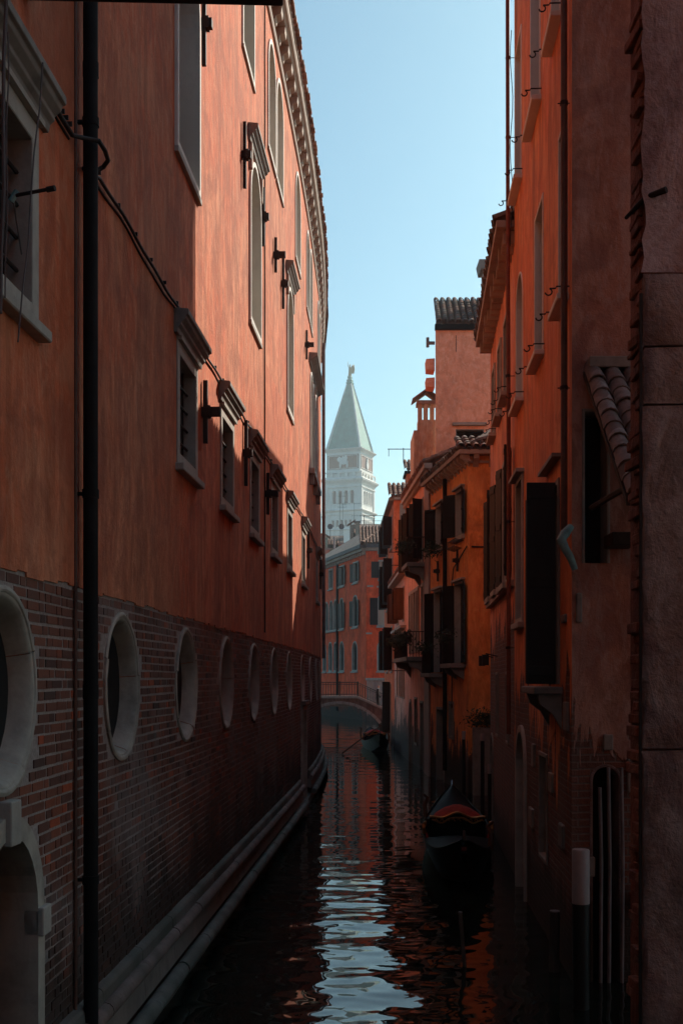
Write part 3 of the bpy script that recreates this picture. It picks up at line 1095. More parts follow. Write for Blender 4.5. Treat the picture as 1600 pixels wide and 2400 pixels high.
tag(MB().tube([PF.at(19.9 + 0.02 * math.sin(k * 1.3), 0.03, 3.8 + k * 0.35) for k in range(31)], 0.011, 6).build("lightning_wire", CABLE, smooth=True),
    "thin black wire running straight down the sunlit palace wall", "wire")
for i, (lab, P0, P1, r_) in enumerate((("thickest grey wire hanging before the barred palace window", PF.at(6.22, 0.25, 6.9), PF.at(6.08, 0.27, 4.9), 0.011),
                                       ("thin wire slanting down across the barred window's stone jamb", PF.at(6.95, 0.22, 6.62), PF.at(6.42, 0.25, 4.85), 0.005),
                                       ("thin wire hanging straight inside the barred palace window", PF.at(6.40, 0.20, 6.5), PF.at(6.30, 0.22, 5.05), 0.0045))):
    P0, P1 = V(P0), V(P1)
    tag(MB().tube([P0.lerp(P1, k / 6) + V((0.006 * math.sin(2 * k), 0, 0)) for k in range(7)], r_, 6).build("hanging_wire", GREYWIRE, smooth=True), lab, "wire")
st = thing("shutter_stay", "dark iron rod with verdigris joint sticking out of the barred window", "iron rod", tuple(PF.at(7.1, 0.1, 6.05)))
MB().tube([PF.at(6.90, 0.06, 5.83), PF.at(6.86, 0.29, 5.85)], 0.011, 8).build("rod", IRON, st)
MB().tube([PF.at(6.865, 0.27, 5.848), PF.at(6.855, 0.32, 5.852)], 0.017, 8).build("knob", IRON, st)
MB().tube([PF.at(6.90, 0.05, 5.80), PF.at(6.90, 0.085, 5.86)], 0.018, 8).build("joint", TEAL, st)
MB().tube([PF.at(6.90, 0.06, 5.83), PF.at(7.25, 0.0, 5.62)], 0.006, 6).build("brace", PIPE_G, st)

bt = thing("awning_beam", "dark timber beam jutting from the palace wall at the top edge", "beam", tuple(PF.at(7.3, 0, 7.06)))
MB().hexa(PF.at(7.2, 0.02, 7.205), V((1.56, 0.06, 0)), V((0, 0.14, 0)), V((0, 0, 0.16))).build("beam", WOOD_D, bt, bevel=0.01)
MB().hexa(PF.at(7.18, 0.02, 7.19), V((0.9, 0.035, 0)), V((0, 0.03, 0)), V((0, 0, 0.02))).build("batten", WOOD_D, bt)


# ================================================================== right bank
def block(parent, pts, z0, z1, mat, name="side_walls", roof=None):
    """plain walls through the plan points (open polyline) and a flat lid."""
    mb = MB()
    for a, b_ in zip(pts, pts[1:]):
        mb.add([(a[0], a[1], z0), (b_[0], b_[1], z0), (b_[0], b_[1], z1), (a[0], a[1], z1)], [(0, 1, 2, 3)])
    mb.build(name, mat, parent)
    if roof:
        mb = MB()
        mb.add([(q[0], q[1], z1 - 0.003) for q in pts], [tuple(range(len(pts)))])
        mb.build("flat_roof", roof, parent)


# ---- R0: the stuccoed pier that closes the view on the right
PIER = M_plaster("rough_grey_stucco", (0.34, 0.235, 0.215), 0.35, patch=0.5, blotch=0.5, damp=0.9, streak=0.6, bump=1.0, grime=0.4)
PIERB = M_plaster("stucco_block", (0.23, 0.16, 0.135), 0.4, damp=1.2, streak=0.7, seed=6, bump=1.0, grime=0.7, patch=0.6, blotch=0.6)
EDGE = M_plaster("crumbled_brick_edge", (0.26, 0.095, 0.055), 0.5, damp=1.0, streak=0.5, seed=3, bump=1.2, grime=0.7)
pier = thing("stucco_pier", "rough dark stuccoed pier with crumbled brick edge at the right border", "pier", (1.9, 7.0, 0))
X0 = 1.762
MB().box(X0 + 0.03, 9.0, 7.05, 7.42, -0.6, 16).build("core", EDGE, pier)
# rough stucco face: a displaced sheet with a broken left edge
mb = MB()
nz, nx = 90, 14
for k in range(nz + 1):
    z = 5.42 + (14.0 - 5.42) * k / nz
    e = 0.012 * math.sin(z * 9) + 0.010 * math.sin(z * 23 + 1) + rng.uniform(-0.008, 0.008)
    for i in range(nx + 1):
        x = X0 + (0.0 + e) * (1 - i / nx) + 2.2 * i / nx
        mb.v.append((x, 6.99 + 0.004 * math.sin(z * 31 + i) + rng.uniform(-0.003, 0.003), z))
for k in range(nz):
    for i in range(nx):
        a = k * (nx + 1) + i
        mb.f.append((a, a + 1, a + nx + 2, a + nx + 1))
mb.build("stucco", PIER, pier, smooth=True)
for z0, z1 in ((-0.6, 2.62), (2.635, 4.64), (4.655, 4.98), (4.995, 5.41)):
    mb = MB()                                           # hand-dressed face: a lumpy grid with worn arrises
    m_, k_ = 16, max(3, int((z1 - z0) / 0.06))
    for k in range(k_ + 1):
        z = z0 + (z1 - z0) * k / k_
        for i in range(m_ + 1):
            x = X0 - 0.012 + (2.2 * (i / m_) ** 1.5)
            ed = min(k, k_ - k, 1) * min(i, 1)
            x += 0.012 * (0.5 + 0.5 * math.sin(z * 13 + 2)) * (i == 0) + (rng.uniform(0, 0.02) if i == 0 else 0)
            mb.v.append((x, 6.975 + (0.0 if ed else 0.016) + 0.006 * math.sin(z * 6.1 + x * 9) + rng.uniform(-0.004, 0.004), z + (0.004 * math.sin(x * 7) if k in (0, k_) else 0)))
    for k in range(k_):
        for i in range(m_):
            a_ = k * (m_ + 1) + i
            mb.f.append((a_, a_ + 1, a_ + m_ + 2, a_ + m_ + 1))
    n_ = len(mb.v)
    mb.box(X0 + 0.012, 4.0, 6.992, 7.07, z0, z1)
    mb.build("stone_block", PIERB, pier, smooth=True, angle=50)
mb = MB()                                               # ragged brick ends down the edge
z = 0.2
while z < 11.5:
    hh = rng.choice((0.05, 0.058, 0.058, 0.064, 0.03))
    if rng.random() < 0.86:
        d = rng.uniform(-0.01, 0.026)
        y0 = 7.06 + rng.uniform(0, 0.05)
        k = rng.uniform(-0.012, 0.012)
        mb.hexa((X0 + 0.016 - d, y0, z), (0.09, 0, k), (rng.uniform(-0.02, 0.02), rng.uniform(0.12, 0.31), 0), (0, 0, hh))
    z += hh + rng.uniform(0.006, 0.02)
mb.build("brick_ends", EDGE, pier, bevel=0.006, seg=1)["kind"] = "stuff"
MB().tube([(X0 - 0.05, 7.2, 5.82), (X0 + 0.02, 7.02, 5.87), (X0 + 0.12, 6.93, 5.88)], [0.012, 0.016, 0.02], 8).build("iron_stub", IRON, pier, smooth=True)
MB().tube([(X0 - 0.015, 7.0, 0), (X0 - 0.01, 7.0, 5.3)], 0.010, 6).build("wall_cable", CABLE, pier)

# ---- R1: tall orange house
R1M = M_plaster("orange_plaster", (0.72, 0.262, 0.100), 0.22, patch=0.5, damp=1.2, bare=3.1, streak=0.16, seed=5, grime=0.7)
R1F = M_plaster("brown_plaster", (0.38, 0.20, 0.145), 0.3, patch=0.4, blotch=0.45, damp=1.2, bare=3.0, streak=0.35, seed=9, grime=0.5)
MB().box(2.3, 9.0, -16, 3.2, -0.6, 12).build("unseen_block", R1M, pier)          # unseen block added behind the viewer to dim the near canal
r1 = thing("canal_house", "tall orange house with stone sills and brown corner pipe", "house", (2.4, 14, 0))
F1 = Fac((2.31, 12.0), (2.61, 18.07))
lo = [(0.30, 0.92, 7.02, 8.85, 'rect'), (2.40, 3.22, 7.02, 8.85, 'rect'), (4.80, 5.70, 7.02, 8.85, 'arch')]
hi = [(0.85, 1.55, 10.22, 12.4, 'rect'), (2.70, 3.72, 10.22, 12.4, 'rect'), (5.0, 5.85, 10.22, 12.3, 'rect')]
mid = [(0.95, 1.95, 2.98, 5.15, 'door'), (4.75, 5.6, 3.9, 5.85, 'rect')]
low = [(4.35, 5.45, -0.4, 2.28, 'archdoor'), (2.0, 2.7, 0.9, 2.1, 'rect')]
facade(F1, [(-0.6, 2.6, 0, F1.L, low), (2.6, 6.2, 0, F1.L, mid), (6.2, 9.5, 0, F1.L, lo), (9.5, 16.6, 0, F1.L, hi)], R1M, "plaster_wall", r1)
for o in lo + hi:
    f = window(F1, r1, o, depth=0.17, w=0.035, p=0.015, mat=REVEAL, pane=WOOD_K, sill=0.06, sill_p=0.12)
    hook(F1, r1, o[0] - 0.12, o[2] + 0.02)
    hook(F1, r1, o[1] + 0.12, o[2] + 0.02)
f = window(F1, r1, mid[0], depth=0.2, w=0.06, p=0.02, mat=STONE_D, pane=DARKROOM, name="french_window")
shutter(F1, f, 0.93, 2.98, 5.16, 0.31, 92)
shutter(F1, f, 1.97, 2.98, 5.16, 0.31, 35)
ol = [(0.8, 5.55), (1.0, 5.55), (2.0, 5.55)]
slab(F1, 0.80, 2.12, 5.42, 5.46, 0.0, 0.10).build("hood", STONE_D, f)
bal = slab(F1, 0.70, 2.05, 2.87, 2.95, -0.01, 0.30).build("stone_ledge", STONE_D, r1, bevel=0.015)
for q in (0.75, 1.85):
    mb = MB(); u, n = F1.dirs(0)
    mb.prism([F1.at(q, 0, 2.869), F1.at(q, 0.25, 2.869), F1.at(q, 0.22, 2.76), F1.at(q, 0.09, 2.66), F1.at(q, 0, 2.50)], u * 0.13)
    mb.build("bracket", STONE_D, bal)
f = window(F1, r1, mid[1], depth=0.2, w=0.07, p=0.03, mat=STONE, pane=GLASS, sill=0.08, hood=0.05)
f = window(F1, r1, low[0], depth=0.25, w=0.10, p=0.04, mat=STONE, pane=WOOD_D, name="water_door")
f = window(F1, r1, low[1], depth=0.2, w=0.05, p=0.02, mat=STONE_D, pane=DARKROOM)
# end wall facing the bridge
F1f = Fac((5.2, 12.0), (2.31, 12.0))
dk = [(5.2 - 2.66, 5.2 - 2.44, 4.2, 5.72, 'door')]
dk2 = [(5.2 - 2.78, 5.2 - 2.52, -0.3, 2.15, 'archdoor')]
facade(F1f, [(-0.6, 2.6, 0, F1f.L, dk2), (2.6, 6.2, 0, F1f.L, dk), (6.2, 16.6, 0, F1f.L, [])], R1F, "end_wall", r1)
window(F1f, r1, dk[0], depth=0.3, w=0.03, p=0.012, mat=STONE_D, pane=DARKROOM, name="shaded_recess")  # dark inset put in for the shadowed void under the canopy
f = window(F1f, r1, dk2[0], depth=0.3, w=0.03, p=0.012, mat=PIERB, pane=DARKROOM, name="water_door")
block(r1, [(2.61, 18.07), (9, 18.07), (9, 12), (5.2, 12)], -0.6, 16.6, R1M, roof=TILE)
mb = MB(); mb.add([(2.31, 12, 16.59), (2.61, 18.07, 16.59), (9, 18.07, 16.59), (9, 12, 16.59)], [(0, 1, 2, 3)]); mb.build("roof", TILE, r1)
# blocks of stone and rubble bedded in the rotten masonry
for (x, z, w_, h_) in ((2.44, 1.05, 0.10, 0.2), (2.86, 1.9, 0.09, 0.34), (2.62, 2.32, 0.10, 0.16), (2.93, 3.1, 0.08, 0.14), (2.90, 0.7, 0.09, 0.2), (2.35, 3.6, 0.06, 0.3)):
    MB().box(x, x + w_, 11.965, 12.05, z, z + h_).build("stone_block", STONE_D, r1, bevel=0.015)
for (s_, z, w_, h_) in ((0.5, 1.25, 0.3, 0.25), (0.2, 2.5, 0.22, 0.3), (1.4, 1.75, 0.3, 0.22), (3.4, 1.1, 0.4, 0.25), (0.35, 3.62, 0.25, 0.09), (3.2, 1.9, 0.25, 0.3)):
    slab(F1, s_, s_ + w_, z, z + h_, -0.05, 0.035).build("stone_block", STONE_D, r1, bevel=0.015)
for x in (2.585, 2.67, 2.80):
    MB().tube([(x, 11.95, -0.3), (x + 0.01, 11.95, 1.2), (x - 0.005, 11.95, 1.95 + 0.2 * (x > 2.6))], 0.019, 10).build("service_pipe", PIPE_G, r1, smooth=True)
MB().box(2.63, 2.88, 11.62, 12.0, 4.34, 4.47).build("timber_stub", WOOD_D, r1, bevel=0.01)

dp = thing("drainpipe", "brown drainpipe at the near corner of the tall orange house", "drainpipe", tuple(F1.at(0.2, 0.06, 4.4)))
MB().tube([F1.at(0.17, 0.055, 16.4), F1.at(0.17, 0.055, 9.0), F1.at(0.16, 0.055, 4.55)], 0.034, 12).build("pipe", PIPE_B, dp, smooth=True)
for zz in (6.0, 8.9, 11.0):
    mb = MB(); mb.tube([F1.at(0.17, 0.055, zz - 0.02), F1.at(0.17, 0.055, zz + 0.02)], 0.041, 12); mb.tube([F1.at(0.17, 0.0, zz), F1.at(0.17, 0.12, zz)], 0.006, 6)
    mb.build("bracket", IRON, dp, smooth=True)
MB().tube([(2.29, 11.93, 4.56), (2.22, 11.90, 4.48), (2.185, 11.89, 4.42), (2.22, 11.87, 4.33), (2.27, 11.86, 4.24), (2.315, 11.86, 4.12)], [0.035, 0.05, 0.05, 0.042, 0.038, 0.03], 12).build("elbow", TEAL, dp, smooth=True)
dp = thing("drainpipe", "slim red-brown drainpipe at the far corner of the tall orange house", "drainpipe", tuple(F1.at(6.0, 0.1, 2.6)))
MB().tube([F1.at(6.02, 0.11, 16.4), F1.at(6.02, 0.10, 9), F1.at(6.04, 0.09, 6.6), F1.at(6.04, 0.09, 2.2)], 0.032, 10).build("pipe", PIPE_R, dp, smooth=True)
for zz in (3.5, 5.4, 7.6, 9.8, 11.2, 12.4):
    mb = MB(); mb.tube([F1.at(6.03, 0.10, zz - 0.02), F1.at(6.03, 0.10, zz + 0.02)], 0.038, 10); mb.tube([F1.at(6.03, 0.0, zz), F1.at(6.03, 0.14, zz)], 0.006, 6)
    mb.build("bracket", IRON, dp, smooth=True)
tag(MB().tube([F1.at(6.0, 0.05 + 0.02 * math.sin(k * 1.1), 12.8 - k * 0.25) for k in range(14)], 0.006, 6).build("thin_cable", CABLE, smooth=True),
    "thin loose cable trailing beside the slim red-brown drainpipe", "cable")

# ---- tiled canopy between pier and orange house
cp = thing("tiled_canopy", "small canopy of curved clay tiles between the pier and the orange house", "canopy", (2.6, 11.2, 4.4))
up = V((0.02, 1.9, 1.55)).normalized()
tiled_slope(cp, (2.49, 10.1, 4.55), (1, 0, 0), up, 6, 10, 0.19, 0.235, meshes=TILE_MESH_GREY, mat=TILE_GREY, jitter=0.03)
MB().add([(2.40, 10.08, 4.50), (3.9, 10.08, 4.50), (3.9, 11.98, 6.06), (2.42, 11.98, 6.06), (2.40, 10.08, 4.56), (3.9, 10.08, 4.56), (3.9, 11.98, 6.12), (2.42, 11.98, 6.12)],
         [(0, 3, 2, 1), (4, 5, 6, 7), (0, 1, 5, 4), (1, 2, 6, 5), (2, 3, 7, 6), (3, 0, 4, 7)]).build("deck_boards", WOOD_D, cp)
MB().box(2.455, 3.9, 11.84, 11.99, 6.13, 6.24).build("ridge_slab", STONE_D, cp, bevel=0.01)
MB().tube([(2.50, 11.97, 4.75), (2.50, 10.4, 4.72)], 0.03, 6).build("strut", WOOD_D, cp)

# ---- R2: pink house with the ragged eave
R2M = M_plaster("salmon_plaster", (0.72, 0.29, 0.16), 0.28, damp=1.0, bare=4.3, streak=0.2, seed=13, grime=0.45)
r2 = thing("canal_house", "salmon house with brick base and ragged projecting eave behind the drainpipe", "house", (2.8, 21, 0))
F2 = Fac((2.64, 18.1), (3.06, 24.6))
u2 = [(1.5, 2.2, 7.8, 9.0, 'rect'), (3.1, 3.8, 7.8, 9.0, 'rect'), (4.8, 5.5, 7.8, 9.0, 'rect')]
m2 = [(0.95, 1.55, 4.65, 6.6, 'rect'), (1.75, 2.3, 4.65, 6.6, 'rect'), (3.3, 4.0, 4.7, 6.5, 'rect'), (5.2, 6.0, 4.7, 6.5, 'rect')]
l2 = [(1.4, 1.8, 2.0, 3.1, 'rect'), (3.9, 4.4, 2.0, 3.1, 'rect'), (5.4, 6.2, -0.3, 1.9, 'archdoor')]
facade(F2, [(-0.6, 3.6, 0, F2.L, l2), (3.6, 7.2, 0, F2.L, m2), (7.2, 9.85, 0, F2.L, u2)], R2M, "plaster_wall", r2)
for o in u2:
    window(F2, r2, o, depth=0.15, w=0.07, p=0.04, pane=WOOD_K, sill=0.07, sill_p=0.14); hook(F2, r2, o[0] - 0.1, o[2]); hook(F2, r2, o[1] + 0.1, o[2])
for o in m2:
    f = window(F2, r2, o, depth=0.15, w=0.08, p=0.05, pane=GLASS, sill=0.10, sill_p=0.15)
for s_, w_ in ((0.55, 0.30), (2.42, 0.30), (4.15, 0.32), (5.05, 0.32), (6.15, 0.34)):
    shutter(F2, r2, s_, 4.62, 6.64, w_, 160 if s_ in (0.55, 5.05) else 14)
for o in l2:
    window(F2, r2, o, depth=0.2, w=0.05, p=0.03, mat=STONE_D, pane=DARKROOM)
slab(F2, 0.3, 6.4, 4.46, 4.56, -0.01, 0.10).build("string_course", CORN, r2)
eave = slab(F2, -0.05, 6.55, 9.86, 9.97, -0.1, 0.30).build("eave_slab", CORN, r2, bevel=0.01)
s = 0.1
while s < 6.4:
    slab(F2, s, s + 0.12, 9.66, 9.857, -0.01, 0.16 + rng.uniform(0, 0.08)).build("eave_corbel", CORN, eave)
    s += 0.36 + rng.uniform(-0.04, 0.04)
ridge_up = (V((1, -0.06, 0)) * 0.9 + V((0, 0, 0.4))).normalized()
tiled_slope(r2, F2.at(0.1, 0.30, 9.97), F2.u, ridge_up, 32, 4, 0.20, 0.30, objects=False)
block(r2, [(3.06, 24.6), (9, 24.4), (9, 18.1), (2.64, 18.1)], -0.6, 9.85, R2M)
mb = MB(); mb.add([F2.at(0, 0.1, 9.93), F2.at(F2.L, 0.1, 9.93), V((6.3, 24.6, 11.2)), V((6.3, 18.1, 11.2))], [(0, 1, 2, 3)])
mb.add([V((9, 24.4, 9.9)), V((9, 18.1, 9.9)), V((6.3, 18.1, 11.2)), V((6.3, 24.6, 11.2))], [(0, 1, 2, 3)])
mb.build("roof", TILE_G, r2)
MB().box(4.32, 8.6, 29.4, 31.45, -0.6, 10.9).build("rear_link", R2M, r2)
rw = MB().box(4.32, 8.6, 24.62, 29.4, -0.6, 12.6)
rw.build("rear_wing", R2M, r2)
ln = MB()
for q in (4.3, 5.6):
    ln.tube([F2.at(q, 0, 3.45), F2.at(q, 0.22, 3.5)], 0.012, 6)
    ln.hexa(F2.at(q - 0.06, 0.16, 3.28), F2.u * 0.12, F2.n * 0.12, V((0, 0, 0.2)))
    ln.build("wall_lantern", IRON, r2)
    ln = MB()

# ---- R3: orange corner house with bracketed cornice
R3M = M_plaster("marigold_plaster", (0.84, 0.305, 0.085), 0.2, patch=0.2, damp=1.3, bare=1.9, streak=0.35, seed=21, grime=0.3)
r3 = thing("canal_house", "bright orange corner house with bracketed cornice and black shutters", "house", (3.4, 32, 0))
F3 = Fac((3.34, 31.5), (2.74, 36.75))
F3f = Fac((5.4, 31.5), (3.34, 31.5))
u3 = [(0.55, 1.45, 6.92, 8.1, 'rect'), (3.3, 4.3, 6.92, 8.1, 'rect')]
m3 = [(0.5, 1.6, 3.45, 5.6, 'door'), (3.45, 4.6, 3.2, 5.6, 'door')]
l3 = [(3.2, 4.2, -0.3, 2.1, 'door'), (1.9, 2.4, 1.4, 2.3, 'rect')]
facade(F3, [(-0.6, 2.7, 0, F3.L, l3), (2.7, 6.2, 0, F3.L, m3), (6.2, 8.9, 0, F3.L, u3)], R3M, "plaster_wall", r3)
facade(F3f, [(-0.6, 8.9, 0, F3f.L, [])], R3M, "end_wall", r3)
block(r3, [(2.74, 36.75), (5.4, 37.0), (5.4, 31.5)], -0.6, 8.9, R3M)
for o in u3:
    f = window(F3, r3, o, depth=0.15, w=0.08, p=0.03, pane=GLASS, sill=0.07, hood=0.05)
    shutter(F3, f, o[0] - 0.05, o[2], o[3], 0.40, 165); shutter(F3, f, o[1] + 0.05, o[2], o[3], 0.40, 40)
for o in m3:
    f = window(F3, r3, o, depth=0.15, w=0.07, p=0.03, pane=DARKROOM, hood=0.06, name="french_window")
    shutter(F3, f, o[0] - 0.05, o[2], o[3], 0.40, 168); shutter(F3, f, o[1] + 0.05, o[2], o[3], 0.40, 30)
    bb = slab(F3, o[0] - 0.15, o[1] + 0.15, o[2] - 0.14, o[2] - 0.02, -0.01, 0.42).build("balcony", STONE_D, r3, bevel=0.01)
    mb = MB()
    k = o[0] - 0.1
    while k < o[1] + 0.12:
        mb.tube([F3.at(k, 0.38, o[2] - 0.02), F3.at(k, 0.38, o[2] + 0.75)], 0.009, 5); k += 0.1
    mb.tube([F3.at(o[0] - 0.12, 0.38, o[2] + 0.75), F3.at(o[1] + 0.12, 0.38, o[2] + 0.75)], 0.014, 6)
    mb.build("railing", IRON, bb)
    leaves([F3.at(o[0] + 0.12 * k, 0.42, o[2] + 0.72) for k in range(10)], 0.10, 260, 0.05, bb)
    for q in (o[0], o[1] - 0.12):
        MB().prism([F3.at(q, 0, o[2] - 0.139), F3.at(q, 0.34, o[2] - 0.139), F3.at(q, 0.28, o[2] - 0.28), F3.at(q, 0, o[2] - 0.45)], F3.u * 0.12).build("bracket", STONE_D, bb)
for o in l3:
    window(F3, r3, o, depth=0.2, w=0.08, p=0.03, mat=STONE_D, pane=DARKROOM)
mb = MB()                                               # iron flower basket under the upper window
for k in range(9):
    a = 0.5 + 0.12 * k
    mb.tube([F3.at(a, 0.02, 6.72), F3.at(a + 0.03, 0.24, 6.78), F3.at(a, 0.28, 6.58), F3.at(a + 0.05, 0.05, 6.52)], 0.009, 5)
for zz, pp in ((6.77, 0.25), (6.58, 0.28)):
    mb.tube([F3.at(0.45, pp, zz), F3.at(1.55, pp, zz)], 0.009, 5)
mb.build("flower_basket", IRON, r3)
leaves([F3.at(3.3 + 0.1 * k, 0.25, 6.82) for k in range(10)], 0.12, 320, 0.05, r3)
def cornice3(fac, s0, s1, par):
    c = slab(fac, s0, s1, 8.9, 9.02, -0.05, 0.30).build("cornice", CORN, par, bevel=0.01)
    slab(fac, s0, s1, 8.70, 8.76, -0.01, 0.07).build("frieze", CORN, c)
    k = s0 + 0.12
    while k < s1 - 0.1:
        MB().prism([fac.at(k, 0, 8.899), fac.at(k, 0.25, 8.899), fac.at(k, 0.23, 8.80), fac.at(k, 0.10, 8.72), fac.at(k, 0, 8.60)], fac.u * 0.14).build("bracket", CORN, c)
        k += 0.42
    return c
cornice3(F3, -0.28, F3.L, r3)
cornice3(F3f, 0.0, F3f.L - 0.02, r3)
tiled_slope(r3, F3f.at(F3f.L + 0.22, 0.30, 9.02), (1, 0, 0), (0, 0.9, 0.36), 11, 4, 0.20, 0.30)
tiled_slope(r3, F3.at(0.1, 0.30, 9.02), F3.u, (V((1, 0.12, 0)) * 0.9 + V((0, 0, 0.36))).normalized(), 26, 3, 0.20, 0.30, objects=False)
mb = MB(); mb.add([(3.1, 31.2, 9.0), (2.5, 36.7, 9.0), (4.2, 36.8, 10.0), (4.2, 33.0, 10.0)], [(0, 1, 2, 3)])
mb.add([(3.1, 31.2, 9.0), (5.4, 31.2, 9.0), (5.4, 33.0, 10.0), (4.2, 33.0, 10.0)], [(0, 1, 2, 3)]); mb.build("roof", TILE_G, r3)
anchor(F3, r3, 1.15, 6.25, 0.6); anchor(F3, r3, 3.9, 6.2, 0.6)
MB().tube([F3.at(0.05, 0.03, 6.52), F3.at(0.9, 0.03, 6.3), F3.at(1.75, 0.03, 6.1), F3.at(1.95, 0.03, 5.7), F3.at(1.98, 0.03, 2.2)], 0.016, 8).build("wall_cable", CABLE, r3, smooth=True)
MB().tube([F3f.at(F3f.L - 0.08, 0.03, 6.5), F3f.at(0.5, 0.03, 6.46)], 0.022, 8).build("wall_cable", CABLE, r3, smooth=True)
dp = thing("drainpipe", "black drainpipe between the shuttered windows of the bright orange house", "drainpipe", tuple(F3.at(2.6, 0.1, 0.5)))
MB().tube([F3.at(2.62, 0.10, 8.72), F3.at(2.62, 0.10, 0.4)], 0.062, 10).build("pipe", BLACKPIPE, dp, smooth=True)
pl = thing("potted_shrub", "dark leafy shrub in a trough at the foot of the bright orange house", "shrub", (3.75, 31.0, 1.3))
MB().box(3.42, 4.2, 30.9, 31.3, -0.5, 1.75).build("trough", STONE_D, pl)
leaves([(3.5 + 0.07 * k, 31.1, 1.95 + 0.1 * math.sin(k)) for k in range(10)], 0.13, 700, 0.05, pl)

# ---- R4: tall salmon slab house with tiled top
R4M = M_plaster("rose_plaster", (0.88, 0.39, 0.235), 0.12, blotch=0.12, patch=0.15, streak=0.7, seed=31, grime=0.22)
r4 = thing("tower_house", "tall plain rose house with a tiled roof above the orange corner house", "house", (4, 40, 0))
F4 = Fac((5.8, 37.2), (2.92, 37.2))
w4 = [(5.8 - 4.4, 5.8 - 3.58, 9.7, 10.75, 'rect')]
facade(F4, [(-0.6, 9.3, 0, F4.L, []), (9.3, 13.9, 0, F4.L, w4)], R4M, "front_wall", r4)
f = window(F4, r4, w4[0], depth=0.2, w=0.03, p=0.01, mat=STONE_D, pane=DARKROOM)
slab(F4, 1.3, 2.36, 10.88, 10.97, -0.01, 0.16).build("hood", CORN, f, bevel=0.01)
slab(F4, 1.42, 2.2, 10.2, 10.28, -0.12, -0.06).build("blind_rail", CORN, f)
block(r4, [(2.92, 37.2), (3.26, 41.2), (5.8, 41.2), (5.8, 37.2)], -0.6, 13.9, R4M)
slab(F4, -0.1, F4.L + 0.02, 13.86, 14.03, -0.05, 0.14).build("gutter", BLACKPIPE, r4)
tiled_slope(r4, (3.02, 37.06, 14.03), (1, 0, 0), (0.045, 0.88, 0.48), 13, 12, 0.205, 0.29)
mb = MB(); mb.add([(2.92, 37.05, 14.02), (5.9, 37.05, 14.02), (5.9, 40.2, 15.72), (3.19, 40.2, 15.72)], [(0, 1, 2, 3)])
mb.add([(3.19, 40.2, 15.72), (5.9, 40.2, 15.72), (5.9, 41.4, 13.9), (3.28, 41.4, 13.9)], [(0, 1, 2, 3)])
mb.add([(2.925, 37.1, 13.9), (3.19, 40.2, 15.68), (3.27, 41.2, 13.9)], [(0, 1, 2)])
mb.build("roof", TILE_G, r4)
mb = MB(); mb.tube([(2.92, 37.5, 13.55), (2.70, 37.5, 13.55)], 0.055, 10); mb.tube([(2.70, 37.5, 13.42), (2.70, 37.5, 13.72)], 0.05, 10)
mb.build("flue_pipe", PIPE_G, r4)
for z0, z1 in ((12.72, 13.08), (12.18, 12.48)):
    MB().prism([(2.93, 37.6, z0), (2.68, 37.6, z0 + 0.03), (2.66, 37.6, z1), (2.93, 37.6, z1 + 0.02)], (0, 0.6, 0)).build("corbel_shelf", R4M, r4)
ch = MB().box(4.58, 5.15, 38.5, 39.2, 14.4, 16.2).build("chimney", M_plaster("grey_render", (0.34, 0.28, 0.235), 0.2, seed=2), r4)
MB().prism([(4.48, 38.4, 16.2), (5.25, 38.4, 16.2), (5.3, 38.4, 16.5), (4.42, 38.4, 16.5)], (0, 0.9, 0)).build("chimney_cap", STONE_D, ch)
slab(F4, 2.23, 2.245, 13.2, 13.7, -0.01, 0.012).build("wall_wire", CABLE, r4)

# ---- R5: pink house with loggia, balconies, chimney
R5M = M_plaster("pink_plaster", (0.78, 0.40, 0.28), 0.2, damp=1.3, bare=1.9, streak=0.3, seed=41, grime=0.45)
r5 = thing("canal_house", "pale pink house with a loggia of narrow windows and iron balcony", "house", (2.7, 40, 0))
F5 = Fac((2.74, 36.78), (2.42, 44.6))
u5 = [(2.1, 2.9, 6.9, 8.85, 'rect'), (4.3, 5.2, 6.9, 8.85, 'rect'), (6.2, 6.9, 6.9, 8.85, 'rect')]
m5 = [(1.75, 2.3, 3.9, 6.0, 'door'), (3.45, 3.95, 3.9, 6.0, 'door'), (4.3, 4.8, 3.9, 6.0, 'door'), (5.15, 5.65, 3.9, 6.0, 'door'), (6.0, 6.5, 3.9, 6.0, 'door')]
l5 = [(2.0, 2.8, -0.3, 2.2, 'door'), (4.0, 4.7, 0.8, 2.3, 'rect'), (5.8, 6.6, -0.3, 2.2, 'archdoor')]
facade(F5, [(-0.6, 3.0, 0, F5.L, l5), (3.0, 6.4, 0, F5.L, m5), (6.4, 9.6, 0, F5.L, u5)], R5M, "plaster_wall", r5)
block(r5, [(2.42, 44.6), (6, 44.6), (6, 41.3)], -0.6, 9.6, R5M)
for o in u5:
    f = window(F5, r5, o, depth=0.15, w=0.07, p=0.03, pane=GLASS, sill=0.07)
    shutter(F5, f, o[0] - 0.04, o[2], o[3], 0.40, 125); shutter(F5, f, o[1] + 0.04, o[2], o[3], 0.40, 50)
for o in m5:
    window(F5, r5, o, depth=0.2, w=0.12, p=0.05, pane=DARKROOM, mat=CORN, name="loggia_window")
for o in l5:
    window(F5, r5, o, depth=0.2, w=0.08, p=0.03, mat=STONE_D, pane=DARKROOM)
slab(F5, 0.05, 1.3, -0.5, 9.5, -0.01, 0.06).build("pilaster", M_stone("mauve_stone", (0.34, 0.24, 0.21), 0.2, 3), r5)
slab(F5, 0.0, F5.L, 9.5, 9.66, -0.05, 0.20).build("cornice", CORN, r5)
k = 0.2
while k < F5.L:
    slab(F5, k, k + 0.10, 9.34, 9.499, -0.01, 0.13).build("dentil", CORN, r5); k += 0.30
